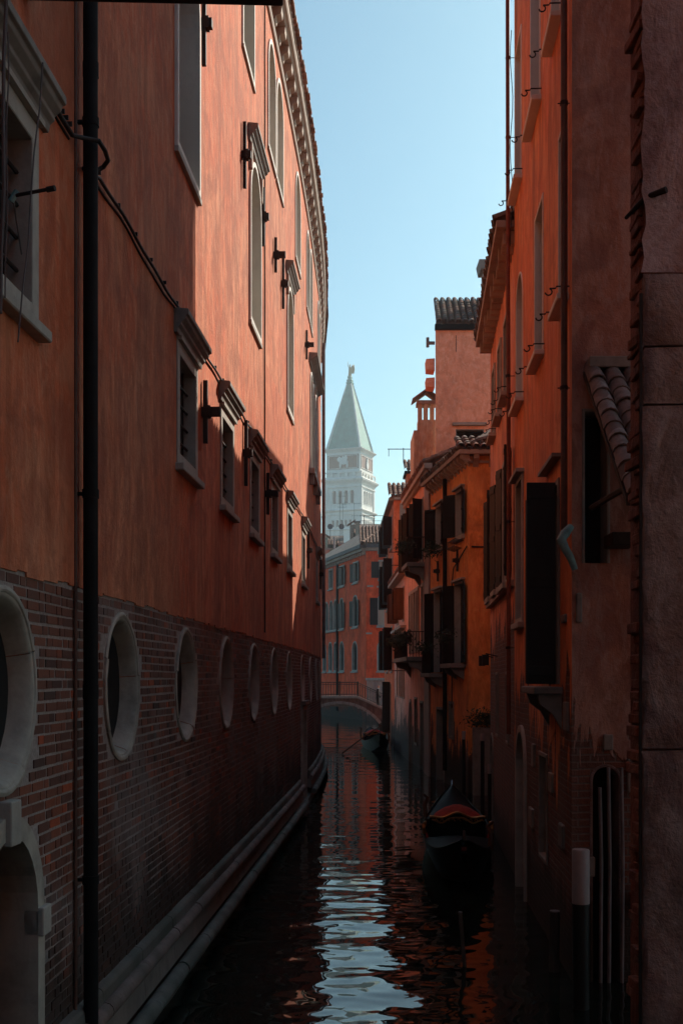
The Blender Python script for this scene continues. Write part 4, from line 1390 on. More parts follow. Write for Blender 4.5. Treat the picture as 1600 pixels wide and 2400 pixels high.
tiled_slope(r5, F5.at(0.1, 0.22, 9.66), F5.u, (V((1, 0.04, 0)) * 0.9 + V((0, 0, 0.36))).normalized(), 38, 4, 0.20, 0.30, objects=False, mat=TILE)
mb = MB(); mb.add([F5.at(0, 0.1, 9.62), F5.at(F5.L, 0.1, 9.62), V((4.4, 44.6, 10.5)), V((4.4, 36.8, 10.5))], [(0, 1, 2, 3)]); mb.build("roof", TILE, r5)
for o0, o1, zz in ((1.2, 3.1, 6.72), (1.4, 6.4, 3.72)):
    bb = slab(F5, o0, o1, zz - 0.14, zz, -0.01, 0.62).build("balcony", STONE_D, r5, bevel=0.012)
    mb = MB(); k = o0 + 0.03
    while k < o1:
        mb.tube([F5.at(k, 0.58, zz), F5.at(k, 0.58, zz + 0.8)], 0.010, 5); k += 0.11
    for k in range(6):
        mb.tube([F5.at(o0 + 0.02, 0.1 * k, zz), F5.at(o0 + 0.02, 0.1 * k, zz + 0.8)], 0.010, 5)
    mb.tube([F5.at(o0, 0.02, zz + 0.8), F5.at(o0, 0.58, zz + 0.8), F5.at(o1, 0.58, zz + 0.8)], 0.016, 6)
    mb.build("railing", IRON, bb)
    for q in (o0 + 0.1, o1 - 0.3):
        MB().prism([F5.at(q, 0, zz - 0.139), F5.at(q, 0.55, zz - 0.139), F5.at(q, 0.5, zz - 0.3), F5.at(q, 0.2, zz - 0.4), F5.at(q, 0, zz - 0.7)], F5.u * 0.2).build("bracket", STONE_D, bb)
    leaves([F5.at(o0 + 0.1 + 0.15 * k, 0.6, zz + 0.6) for k in range(int((o1 - o0) / 0.15))], 0.13, int(260 * (o1 - o0)), 0.05, bb)
for s_, z_ in ((6.6, 7.6), (7.4, 7.2), (7.0, 4.6), (7.6, 3.6), (6.9, 3.3)):
    MB().tube([F5.at(s_, 0, z_), F5.at(s_, 0.75, z_)], 0.014, 6).build("iron_rod", IRON, r5)
DORM = M_plaster("cream_render", (0.60, 0.48, 0.34), 0.2, seed=4, grime=0.5)
ch = MB().box(2.64, 3.24, 41.25, 41.85, 9.5, 11.95).build("chimney", DORM, r5)
for x in (2.66, 2.86, 3.08):
    for yy in (41.27, 41.70):
        MB().box(x, x + 0.12, yy, yy + 0.12, 11.95, 12.5).build("chimney_pier", DORM, ch)
MB().box(2.60, 3.28, 41.2, 41.9, 12.5, 12.62).build("chimney_slab", CORN, ch)
for sg in (-1, 1):
    mb = MB(); c0 = V((2.94, 41.1, 13.02)); e0 = V((2.94 + sg * 0.5, 41.1, 12.66))
    mb.prism([c0, e0, e0 - V((0, 0, 0.05)), c0 - V((0, 0, 0.05))], (0, 0.9, 0)); mb.build("chimney_roof", TILE, ch)
MB().box(2.50, 2.70, 41.3, 43.4, 9.66, 11.6).build("dormer", DORM, r5)

# ---- R6: low pink house and red house beyond
R6M = M_plaster("dusty_pink_plaster", (0.76, 0.38, 0.27), 0.22, damp=1.3, bare=2.0, streak=0.25, seed=51, grime=0.5)
R6R = M_plaster("signal_red_plaster", (0.80, 0.17, 0.06), 0.15, damp=1.3, bare=1.6, streak=0.4, seed=55, grime=0.3)
r6 = thing("canal_house", "low dusty pink house with brown shutters and curved tiled eave", "house", (2.4, 48, 0))
F6 = Fac((2.42, 44.62), (2.31, 52.4))
m6 = [(1.2, 2.0, 5.3, 6.5, 'rect'), (4.6, 5.4, 5.3, 6.5, 'rect')]
l6 = [(1.0, 1.5, 2.3, 4.6, 'rect'), (2.3, 2.8, 2.3, 4.6, 'rect'), (3.6, 4.1, 2.3, 4.6, 'rect'), (5.2, 5.7, 2.3, 4.6, 'rect')]
facade(F6, [(-0.6, 4.95, 0, F6.L, l6), (4.95, 7.0, 0, F6.L, m6)], R6M, "plaster_wall", r6)
block(r6, [(2.31, 52.4), (6, 52.4), (6, 44.62)], -0.6, 7.0, R6M)
for o in m6 + l6:
    f = window(F6, r6, o, depth=0.12, w=0.07, p=0.03, pane=DARKROOM, mat=CORN)
    if o[2] > 5: shutter(F6, f, o[0] - 0.04, o[2], o[3], 0.4, 60, WOOD_B); shutter(F6, f, o[1] + 0.04, o[2], o[3], 0.4, 100, WOOD_B)
slab(F6, 0, F6.L, 6.95, 7.06, -0.05, 0.28).build("cornice", CORN, r6)
slab(F6, 0.2, F6.L - 1, 4.92, 5.02, -0.01, 0.22).build("string_course", CORN, r6)
tiled_slope(r6, F6.at(0.1, 0.26, 7.06), F6.u, (V((1, 0.02, 0)) * 0.9 + V((0, 0, 0.4))).normalized(), 38, 5, 0.20, 0.30, objects=False, mat=TILE)
mb = MB(); mb.add([F6.at(0, 0.1, 7.03), F6.at(F6.L, 0.1, 7.03), V((4.6, 52.4, 8.1)), V((4.6, 44.6, 8.1))], [(0, 1, 2, 3)]); mb.build("roof", TILE, r6)

r7 = thing("canal_house", "narrow bright red house with a grey corner strip and black shutters", "house", (2.4, 56, 0))
F7 = Fac((2.30, 52.5), (2.22, 62.0))
F7f = Fac((5.5, 52.5), (2.30, 52.5))
w7 = [(1.4, 2.4, 9.0, 10.3, 'rect'), (5.4, 6.4, 9.0, 10.3, 'rect')]
v7 = [(1.2, 2.3, 6.4, 8.4, 'rect'), (5.4, 6.4, 6.4, 8.4, 'rect')]
x7 = [(1.2, 2.3, 3.4, 5.3, 'rect'), (5.4, 6.4, 3.4, 5.3, 'rect')]
y7 = [(2.6, 4.0, -0.3, 2.7, 'door')]
facade(F7, [(-0.6, 3.0, 0, F7.L, y7), (3.0, 5.9, 0, F7.L, x7), (5.9, 8.7, 0, F7.L, v7), (8.7, 10.9, 0, F7.L, w7)], R6R, "plaster_wall", r7)
facade(F7f, [(-0.6, 10.9, 0, F7f.L, [])], R6R, "end_wall", r7)
block(r7, [(2.22, 62), (5.5, 62), (5.5, 52.5)], -0.6, 10.9, R6R)
slab(F7f, F7f.L - 0.50, F7f.L - 0.25, 5.5, 10.7, -0.01, 0.03).build("corner_strip", M_stone("grey_strip", (0.34, 0.29, 0.24), 0.12, 3), r7)
for o in w7 + v7 + x7:
    f = window(F7, r7, o, depth=0.12, w=0.08, p=0.03, pane=DARKROOM, sill=0.07)
    shutter(F7, f, o[0] - 0.04, o[2], o[3], 0.46, 125); shutter(F7, f, o[1] + 0.04, o[2], o[3], 0.46, 50)
f = window(F7, r7, y7[0], depth=0.12, w=0.08, p=0.03, pane=DARKROOM, name="water_door")
shutter(F7, f, 2.55, 0.5, 2.85, 0.30, 90, WOOD_K, name="door_leaf"); shutter(F7, f, 4.05, 0.5, 2.85, 0.30, 90, WOOD_K, name="door_leaf")
for fc in (F7, F7f):
    slab(fc, 0, fc.L, 10.84, 10.96, -0.05, 0.22).build("cornice", CORN, r7)
tiled_slope(r7, F7f.at(F7f.L + 0.15, 0.22, 10.96), (1, 0, 0), (0, 0.9, 0.42), 16, 6, 0.21, 0.30, objects=False, mat=TILE)
mb = MB(); mb.add([(2.1, 52.3, 10.95), (2.0, 62, 10.95), (3.9, 62, 12.0), (3.9, 54.5, 12.0)], [(0, 1, 2, 3)]); mb.add([(2.1, 52.3, 10.95), (5.6, 52.3, 10.95), (5.6, 54.5, 12.0), (3.9, 54.5, 12.0)], [(0, 1, 2, 3)])
mb.build("roof", TILE, r7)
al = MB().box(3.05, 4.4, 56.0, 57.5, 10.9, 12.6).build("roof_turret", R6R, r7)
MB().box(2.95, 4.5, 55.85, 57.6, 12.6, 12.72).build("turret_eave", BLACKPIPE, al)
tiled_slope(r7, (3.02, 55.8, 12.72), (1, 0, 0), (0, 0.9, 0.42), 7, 5, 0.21, 0.30, objects=False, mat=TILE)
mb = MB(); mb.tube([(2.95, 57, 13.3), (2.95, 57, 14.0)], 0.02, 6); mb.tube([(2.2, 57, 13.95), (4.0, 57, 13.95)], 0.02, 6); mb.tube([(2.25, 57, 13.6), (2.25, 57, 13.95)], 0.015, 5); mb.build("roof_rail", IRON, r7)

r8 = thing("bridge_house", "shadowed red house at the foot of the stone bridge", "house", (2.9, 66, 0))
F8 = Fac((2.3, 62.05), (3.1, 70.5))
facade(F8, [(-0.6, 3.2, 0, F8.L, [(5.0, 6.2, 0.4, 2.7, 'door')]), (3.2, 9.5, 0, F8.L, [(2, 2.9, 4.2, 6.2, 'rect'), (5.4, 6.3, 4.2, 6.2, 'rect')])], R6R, "plaster_wall", r8)
for o in ((2, 2.9, 4.2, 6.2, 'rect'), (5.4, 6.3, 4.2, 6.2, 'rect'), (5.0, 6.2, 0.4, 2.7, 'door')):
    window(F8, r8, o, depth=0.12, w=0.08, p=0.03, pane=DARKROOM)
block(r8, [(3.1, 70.5), (6.5, 70.5), (6.5, 62.05), (2.3, 62.05)], -0.6, 9.5, R6R, roof=TILE)


# ================================================================== stone bridge
br = thing("stone_bridge", "low stone arch bridge with iron railing across the canal", "bridge", (-0.1, 73, 0))
BX, BY0, BY1 = -0.13, 72.0, 74.4
BST = M_stone("bridge_stone", (0.30, 0.25, 0.22), 0.3, 3)
BBR = M_plaster("bridge_brick", (0.15, 0.075, 0.05), 0.4, damp=0.8, seed=61, grime=0.7)


def deck(x):
    x = abs(x - BX + 0.0)
    return 1.90 if x < 1.1 else max(0.75, 1.90 - (x - 1.1) * 0.46)


def intr(x):
    d = abs(x - BX)
    return 0.25 - 1.8 + math.sqrt(max(0, 9.0 - d * d)) if d < 2.4 else -0.6


xs = [-4.2 + 0.2 * k for k in range(42)]
mb = MB()
for yy in (BY0, BY1):
    for a, c in zip(xs, xs[1:]):
        mb.add([(a, yy, intr(a)), (c, yy, intr(c)), (c, yy, deck(c) - 0.06), (a, yy, deck(a) - 0.06)], [(0, 1, 2, 3)])
for a, c in zip(xs, xs[1:]):
    mb.add([(a, BY0, intr(a)), (c, BY0, intr(c)), (c, BY1, intr(c)), (a, BY1, intr(a))], [(0, 1, 2, 3)])
mb.build("spandrel", BBR, br)
n = 15
for k in range(n):
    a0, a1 = [math.asin(2.4 / 3.0) * (2 * q / n - 1) for q in (k + 0.03, k + 0.97)]
    pts = []
    for a, r_ in ((a0, 2.99), (a1, 2.99), (a1, 3.17), (a0, 3.17)):
        pts.append((BX + r_ * math.sin(a), BY0 - 0.04, 0.25 - 1.8 + r_ * math.cos(a)))
    MB().prism(pts, (0, 0.3, 0)).build("voussoir", BST, br, bevel=0.01, seg=1)
for yy in (BY0 - 0.08, BY1 - 0.14):
    mb = MB()
    for a, c in zip(xs, xs[1:]):
        p = [(a, yy, deck(a) - 0.10), (c, yy, deck(c) - 0.10), (c, yy, deck(c) + 0.04), (a, yy, deck(a) + 0.04)]
        mb.prism(p, (0, 0.22, 0))
    mb.build("coping", BST, br)
    mb = MB()
    k = -4.0
    while k < 3.9:
        mb.tube([(k, yy + 0.1, deck(k) + 0.03), (k, yy + 0.1, deck(k) + 0.86)], 0.009, 5); k += 0.16
    for dz in (0.12, 0.74, 0.86):
        mb.tube([(q, yy + 0.1, deck(q) + dz) for q in xs], 0.012 if dz < 0.8 else 0.02, 6)
    for k in (-2.0, -0.1, 1.0, 2.2, 3.4):
        mb.tube([(k, yy + 0.1, deck(k)), (k, yy + 0.1, deck(k) + 0.92)], 0.028, 6)
    mb.build("railing", IRON, br)
x = -4.2
while x < 4.0:
    MB().box(x, x + 0.34, BY0 + 0.14, BY1 - 0.14, deck(x + 0.3) - 0.6, min(deck(x), deck(x + 0.34)) - 0.02).build("step", BST, br)
    x += 0.345

# ---- person in a dark coat on the bridge steps
pe = bpy.data.meshes.new("person")
J = {"pelvis": ((0, 0, 0.92), .135), "waist": ((0, 0, 1.08), .125), "chest": ((0.01, 0, 1.28), .15), "neck": ((0.02, 0, 1.46), .055), "head": ((0.045, 0, 1.56), .085), "crown": ((0.04, 0, 1.645), .07),
     "hipl": ((0, .09, 0.86), .11), "kneel": ((0.05, .09, 0.48), .075), "ankl": ((-0.02, .09, 0.08), .05), "toel": ((0.14, .10, 0.035), .035),
     "hipr": ((0, -.09, 0.86), .11), "kneer": ((0.01, -.09, 0.48), .075), "ankr": ((-0.08, -.09, 0.08), .05), "toer": ((0.08, -.10, 0.035), .035),
     "shl": ((0, .19, 1.38), .07), "ell": ((-0.03, .24, 1.10), .055), "wrl": ((0.12, .22, 0.92), .042), "hal": ((0.18, .21, 0.87), .035),
     "shr": ((0, -.19, 1.38), .07), "elr": ((-0.02, -.24, 1.10), .055), "wrr": ((0.14, -.20, 0.96), .042), "har": ((0.20, -.18, 0.94), .035)}
E_ = "pelvis-waist waist-chest chest-neck neck-head head-crown pelvis-hipl hipl-kneel kneel-ankl ankl-toel pelvis-hipr hipr-kneer kneer-ankr ankr-toer chest-shl shl-ell ell-wrl wrl-hal chest-shr shr-elr elr-wrr wrr-har".split()
nm = list(J)
pe.from_pydata([J[k][0] for k in nm], [tuple(nm.index(q) for q in e.split("-")) for e in E_], [])
person = bpy.data.objects.new("person", pe)
col.objects.link(person)
sk = person.modifiers.new("skin", 'SKIN')
for i, k in enumerate(nm):
    pe.skin_vertices[0].data[i].radius = (J[k][1], J[k][1])
    pe.skin_vertices[0].data[i].use_root = (k == "pelvis")
person.modifiers.new("smooth", 'SUBSURF').render_levels = 2
t = NT("dark_coat_and_skin")
oc = t.node("ShaderNodeTexCoord"); sp = t.node("ShaderNodeSeparateXYZ"); t.l.new(oc.outputs["Object"], sp.inputs[0])
t.color(t.ramp(t.math('MULTIPLY', sp.outputs[2], 0.5), [(0.0, (0.006, 0.006, 0.007)), (0.715, (0.30, 0.27, 0.25)), (0.745, (0.33, 0.17, 0.11)), (0.805, (0.018, 0.013, 0.010))], 'CONSTANT'))
t.rough(0.8)
pe.materials.append(t.m)
person.location = (2.22, 73.1, 0.93)
tag(person, "person in a dark coat with pale scarf on the bridge steps", "person")

# ================================================================== red house closing the canal
LRM = M_plaster("deep_red_plaster", (0.85, 0.105, 0.032), 0.22, damp=1.5, bare=1.2, streak=0.3, seed=71, grime=0.55)
eh = thing("corner_house", "deep red corner house with arched windows behind the bridge", "house", (1.7, 84, 0))
FL = Fac((1.74, 84), (-2.9, 102.2))
FR = Fac((7.5, 84), (1.74, 84))
q = FR.L
aL = [(2.2, 3.45, 10.02, 11.36, 'rect'), (6.2, 7.55, 10.05, 11.45, 'rect'), (9.8, 10.9, 10.1, 11.5, 'rect'), (14, 15.2, 10.1, 11.5, 'rect')]
bL = [(2.3, 3.6, 6.8, 8.95, 'arch'), (6.4, 7.5, 6.8, 9.0, 'arch'), (8.4, 9.3, 6.8, 9.0, 'arch'), (9.75, 10.75, 6.8, 9.0, 'arch'), (11.3, 12.3, 6.8, 9.0, 'arch')]
cL = [(2.4, 3.7, 3.6, 5.6, 'arch'), (6.3, 7.5, 3.6, 5.7, 'arch'), (8.4, 9.3, 3.6, 5.7, 'arch'), (10.0, 11.0, 3.6, 5.75, 'arch'), (12, 13, 3.6, 5.7, 'arch')]
aR = [(q - 1.75, q - 0.95, 10.05, 11.2, 'rect'), (q - 4.2, q - 3.4, 10.05, 11.2, 'rect')]
bR = [(q - 1.95, q - 0.85, 6.75, 8.95, 'arch'), (q - 4.4, q - 3.3, 6.75, 8.95, 'arch')]
cR = [(q - 2.0, q - 0.85, 3.6, 5.7, 'arch')]
facade(FL, [(-0.6, 3.1, 0, FL.L, []), (3.1, 6.2, 0, FL.L, cL), (6.2, 9.5, 0, FL.L, bL), (9.5, 12.0, 0, FL.L, aL)], LRM, "side_wall", eh)
facade(FR, [(-0.6, 3.1, 0, FR.L, []), (3.1, 6.2, 0, FR.L, cR), (6.2, 9.5, 0, FR.L, bR), (9.5, 12.0, 0, FR.L, aR)], LRM, "front_wall", eh)
block(eh, [(-2.9, 102.2), (8, 102), (7.5, 84)], -0.6, 12.0, LRM)
for fc, ops in ((FL, aL + bL + cL), (FR, aR + bR + cR)):
    for o in ops:
        pane = DARKROOM
        if fc is FR and o in (aR[0], bR[0]): pane = CURTAIN
        f = window(fc, eh, o, depth=0.14, w=0.11, p=0.05, pane=pane, sill=0.10, sill_p=0.16, name="window" if o[4] == 'rect' else "arched_window")
        if o[2] > 6.5 and o not in (bL[2], bL[3], bL[4], aL[2]):
            sw = 0.55
            zt = o[3] if o[4] == 'rect' else o[3] - 0.3
            if fc is FL:
                shutter(fc, f, o[0] - 0.06, o[2], zt, sw, 172); shutter(fc, f, o[1] + 0.06, o[2], zt, sw, 8)
            else:
                shutter(fc, f, o[1] + 0.05, o[2], zt, sw, 5); shutter(fc, f, o[0] - 0.05, o[2], zt, sw, 175)
for fc in (FL, FR):
    c = slab(fc, -0.0, fc.L, 11.95, 12.16, -0.1, 0.34).build("cornice", CORN, eh)
    slab(fc, -0.0, fc.L, 12.16, 12.42, -0.1, 0.46).build("gutter", M_simple("grey_gutter", (0.12, 0.115, 0.12), 0.6), c)
    k = 0.2
    while k < fc.L:
        slab(fc, k, k + 0.18, 11.72, 11.949, -0.01, 0.2).build("bracket", STONE, c); k += 0.62 if fc is FL else 1.15
for s_, z_, w_ in ((q - 0.50, 9.42, 0.44), (q - 1.1, 9.38, 0.36), (q - 0.40, 6.1, 0.42), (q - 1.3, 6.12, 0.38)):
    slab(FR, s_, s_ + w_, z_, z_ + 0.12, -0.01, 0.04).build("stone_plate", STONE, eh)
slab(FR, q - 2.2, q - 0.02, -0.5, 2.85, -0.01, 0.12).build("pale_base", M_plaster("pale_pink_render", (0.40, 0.27, 0.22), 0.15, damp=0.9, seed=81, grime=0.4), eh)
slab(FR, q - 2.25, q + 0.06, 2.85, 3.02, -0.01, 0.20).build("base_ledge", STONE, eh)
MB().tube([FL.at(8.0, 0.1, 11.9), FL.at(8.0, 0.1, 0.5)], 0.09, 8).build("drainpipe", BLACKPIPE, eh, smooth=True)
# hipped tile roof
hip = V((4.6, 90.5, 15.0))
tiled_slope(eh, FR.at(q + 0.4, 0.42, 12.42), (1, 0, 0), (0, 0.92, 0.42), 22, 12, 0.24, 0.32, objects=False, mat=TILE)
mb = MB(); mb.add([(1.4, 83.5, 12.40), (7.5, 83.5, 12.40), (7.5, 90.5, 15.3), (4.6, 90.5, 15.3)], [(0, 1, 2, 3)])
e0 = FL.at(FL.L, 0.42, 12.4)
mb.add([(1.4, 83.5, 12.40), (4.6, 90.5, 15.3), (1.5, 102, 15.3), tuple(e0)], [(0, 1, 2, 3)])
mb.add([(4.6, 90.5, 15.3), (7.5, 90.5, 15.3), (7.5, 102, 15.3), (1.5, 102, 15.3)], [(0, 1, 2, 3)])
mb.build("roof", TILE_G, eh)
mb = MB()                                               # ridge tiles on the hip
for k in range(20):
    a, c = V((1.45, 83.6, 12.48)).lerp(V((4.6, 90.5, 15.4)), k / 20), V((1.45, 83.6, 12.48)).lerp(V((4.6, 90.5, 15.4)), (k + 1.15) / 20)
    mb.tube([a, c], [0.15, 0.12], 8)
mb.build("hip_tiles", TILE, eh, smooth=True)

# ================================================================== roofscape beyond
FAR1 = M_plaster("sage_render", (0.30, 0.28, 0.21), 0.2, seed=91)
FAR2 = M_plaster("brick_red_render", (0.34, 0.15, 0.10), 0.2, seed=93)


def far_house(label, x0, x1, y, z, depth, mat, tiles=True, roofmat=None, rise=1.6):
    h = thing("far_house", label, "house", ((x0 + x1) / 2, y, 0), "houses behind the red corner house")
    MB().box(x0, x1, y, y + depth, -0.6, z).build("wall", mat, h)
    MB().box(x0 - 0.2, x1 + 0.2, y - 0.28, y + 0.02, z - 0.02, z + 0.24).build("eave", BLACKPIPE, h)
    r_ = MB()
    r_.add([(x0 - 0.2, y - 0.25, z + 0.22), (x1 + 0.2, y - 0.25, z + 0.22), (x1 + 0.2, y + depth / 2, z + rise), (x0 - 0.2, y + depth / 2, z + rise)], [(0, 1, 2, 3)])
    r_.add([(x0 - 0.2, y + depth, z), (x1 + 0.2, y + depth, z), (x1 + 0.2, y + depth / 2, z + rise), (x0 - 0.2, y + depth / 2, z + rise)], [(0, 1, 2, 3)])
    r_.add([(x0, y, z), (x0, y + depth / 2, z + rise - .02), (x0, y + depth, z)], [(0, 1, 2)])
    r_.add([(x1, y, z), (x1, y + depth / 2, z + rise - .02), (x1, y + depth, z)], [(0, 1, 2)])
    r_.build("roof", roofmat or TILE_G, h)
    if tiles:
        tiled_slope(h, (x0 - 0.1, y - 0.25, z + 0.24), (1, 0, 0), (0, depth / 2 + 0.25, rise - 0.22), int((x1 - x0) / 0.26), 5, 0.26, 0.34, objects=False, mat=TILE)
    return h


h1 = far_house("sage house with tiled eave behind the red corner house", 1.35, 6.4, 116, 16.75, 6, FAR1)
h2 = far_house("lower sage house with dark eave beside the palace end", -2.6, 0.0, 112, 15.2, 6, FAR1, rise=1.5)
h3 = far_house("small brick-red house seen just past the palace end", -2.2, -0.55, 106, 13.6, 4, FAR2, tiles=False, rise=0.4)
h4 = far_house("brick-red gable house between the sage houses", 0.15, 1.45, 108, 14.1, 4, FAR2, tiles=False, rise=0.3)


def chimney(par, x, y, z0, z1, w, mat, cap="slab"):
    c = MB().box(x - w / 2, x + w / 2, y - w / 2, y + w / 2, z0, z1).build("chimney", mat, par)
    if cap == "slab":
        MB().box(x - w * .65, x + w * .65, y - w * .65, y + w * .65, z1, z1 + 0.16).build("chimney_cap", STONE_D, c)
    else:
        for sg in (-1, 1):
            MB().prism([(x, y - w * .7, z1 + w * 0.55), (x + sg * w * 0.85, y - w * .7, z1), (x + sg * w * 0.85, y - w * .7, z1 - 0.1), (x, y - w * .7, z1 + w * 0.45)], (0, w * 1.4, 0)).build("chimney_roof", TILE, c)


chimney(h1, 1.55, 115.5, 15.5, 18.0, 0.42, FAR1)
chimney(h1, 1.2, 118.0, 16.0, 18.1, 0.75, CORN, "gable")
chimney(h2, -1.7, 111.5, 14.8, 16.1, 0.8, FAR1, "gable")
chimney(h4, 0.25, 107, 12.5, 14.9, 0.9, FAR2)
chimney(h3, -1.35, 105.6, 12.2, 14.3, 0.6, FAR2)
MB().tube([(-0.62, 104, 12.2), (-0.62, 104, 15.3)], 0.09, 8).build("flue_pipe", WHITE, h3)


def dish(par, x, y, z, r_, zb):
    mb = MB()
    rings = []
    for k in range(5):
        a = k / 4 * 0.9
        rings.append([(x + r_ * math.sin(a) / math.sin(0.9) * math.cos(2 * math.pi * j / 16), y - r_ * 0.5 * (1 - math.cos(a)) , z + r_ * math.sin(a) / math.sin(0.9) * math.sin(2 * math.pi * j / 16)) for j in range(16)])
    rings[0] = [(x + 0.01 * math.cos(j), y, z + 0.01 * math.sin(j)) for j in range(16)]
    mb.loft(rings, True, False)
    d = mb.build("satellite_dish", PIPE_G, par, smooth=True)
    mb = MB(); mb.tube([(x, y + 0.05, zb), (x, y + 0.05, z)], 0.03, 6); mb.build("mast", PIPE_G, d)


dish(h2, 0.0, 110, 16.95, 0.26, 14.0)
dish(h2, -1.05, 112, 17.2, 0.26, 15.0)


def antenna(par, x, y, z0, z1, arms):
    mb = MB()
    mb.tube([(x, y, z0), (x, y, z1)], 0.014, 5)
    for zz, w_ in arms:
        mb.tube([(x - w_ * 0.3, y, zz), (x + w_, y, zz)], 0.010, 5)
        for k in range(5):
            xx = x - w_ * 0.3 + w_ * 1.3 * k / 4
            mb.tube([(xx, y, zz - 0.14), (xx, y, zz + 0.14)], 0.006, 4)
    mb.build("antenna", IRON, par)


antenna(h2, -0.15, 109, 14, 19.8, ((19.6, 0.5), (18.9, 0.9), (18.6, 0.6)))
antenna(h2, 0.12, 109.5, 14, 19.0, ((18.95, 0.3),))
antenna(h1, 1.25, 117, 16.5, 20.2, ((20.1, 0.7), (18.9, 0.8)))
mb = MB()
for x in (2.2, 3.2, 4.2):
    mb.tube([(x, 117, 17), (x, 117, 18.9)], 0.03, 5)
mb.tube([(1.8, 117, 18.9), (5.5, 117, 18.9)], 0.03, 5); mb.tube([(1.8, 117, 18.4), (5.5, 117, 18.4)], 0.02, 5)
mb.build("roof_rail", IRON, h1)

# ================================================================== bell tower
tw = thing("bell_tower", "white bell tower with green pyramid spire fading in the haze", "tower", (2.6, 373, 0))
TST = M_stone("tower_stone", (0.86, 0.84, 0.79), 0.12, 0.6)
TBR = M_stone("tower_brick_panel", (0.33, 0.20, 0.16), 0.15, 0.8)
TCU = M_simple("green_copper", (0.17, 0.36, 0.31), 0.7, 0.2, 0.6)
TGO = M_simple("gilded_bronze", (0.42, 0.30, 0.14), 0.5, 0.2, 2)
TC = V((2.63, 372.9, 0))
ta, tb = V((-0.927, 0.375, 0)), V((0.375, 0.927, 0))


def sq(h, z):
    return [TC + ta * (sa * h) + tb * (sb * h) + V((0, 0, z)) for sa, sb in ((-1, -1), (1, -1), (1, 1), (-1, 1))]


def stack(levels, name, mat, par=tw):
    mb = MB(); mb.loft([sq(h, z) for h, z in levels], True, True); return mb.build(name, mat, par)


W2 = 5.95
stack([(W2, -0.6), (W2, 48.6)], "shaft", TST)
for za, zb, h in ((48.6, 54.0, W2), (54.9, 62.4, W2)):
    for fc in (Fac((TC + ta * -h + tb * -h)[:2], (TC + ta * h + tb * -h)[:2]), Fac((TC + ta * -h + tb * h)[:2], (TC + ta * -h + tb * -h)[:2])):
        L = fc.L
        if za < 50:
            ops = [(L * (0.14 + 0.12 * k), L * (0.14 + 0.12 * k) + 0.8, za + 0.9, za + 3.0, 'arch') for k in range(6)]
        else:
            ops = [(L * (0.19 + 0.165 * k), L * (0.19 + 0.165 * k) + 1.25, za + 1.7, za + 5.7, 'arch') for k in range(4)]
        facade(fc, [(za, zb, 0, L, ops)], TST, "belfry_wall" if za > 50 else "arcade_wall", tw)
        for o in ops:
            f = frame_mesh(fc, o, 0.12, 0.12, 0.7).build("arch", TST, tw)
            mb = MB(); ol = outline(o); mb.add([fc.at(s_, -0.69, z_) for s_, z_ in ol], [tuple(range(len(ol)))]); mb.build("opening", M_glass("belfry_shade") if False else PIPE_G, f)
        for kk in (0.06, 0.94):
            slab(fc, L * kk - 0.45, L * kk + 0.45, za, zb, -0.02, 0.22).build("pilaster", TST, tw)
        slab(fc, 0, L, zb - 0.9, zb - 0.6, -0.02, 0.35).build("string_course", TST, tw)
    stack([(h - 0.75, za), (h - 0.75, zb)], "core", TST)
stack([(W2 + 0.15, 54.0), (W2 + 0.75, 54.35), (W2 + 0.8, 54.6), (W2 + 0.2, 54.9)], "cornice", TST)
stack([(W2 + 0.1, 48.3), (W2 + 0.5, 48.5), (W2 + 0.2, 48.8)], "cornice", TST)
stack([(W2 + 0.1, 62.4), (W2 + 0.35, 62.9), (W2 + 0.95, 63.5), (W2 + 1.1, 64.0), (W2 + 0.5, 64.4)], "cornice", TST)
for fc in (Fac((TC + ta * -(W2 + .3) + tb * -(W2 + .3))[:2], (TC + ta * (W2 + .3) + tb * -(W2 + .3))[:2]), Fac((TC + ta * -(W2 + .3) + tb * (W2 + .3))[:2], (TC + ta * -(W2 + .3) + tb * -(W2 + .3))[:2])):
    bal = slab(fc, 0, fc.L, 66.0, 66.3, -0.4, 0.0).build("balustrade", TST, tw)
    slab(fc, 0, fc.L, 64.3, 64.7, -0.4, 0.0).build("balustrade_base", TST, bal)
    for k in range(6):
        c = fc.L * k / 5
        slab(fc, max(0, c - 0.4), min(fc.L, c + 0.4), 64.7, 66.0, -0.38, -0.02).build("balustrade_pier", TST, bal)
W3 = 5.6
stack([(W3, 64.3), (W3, 73.0)], "attic", TST)
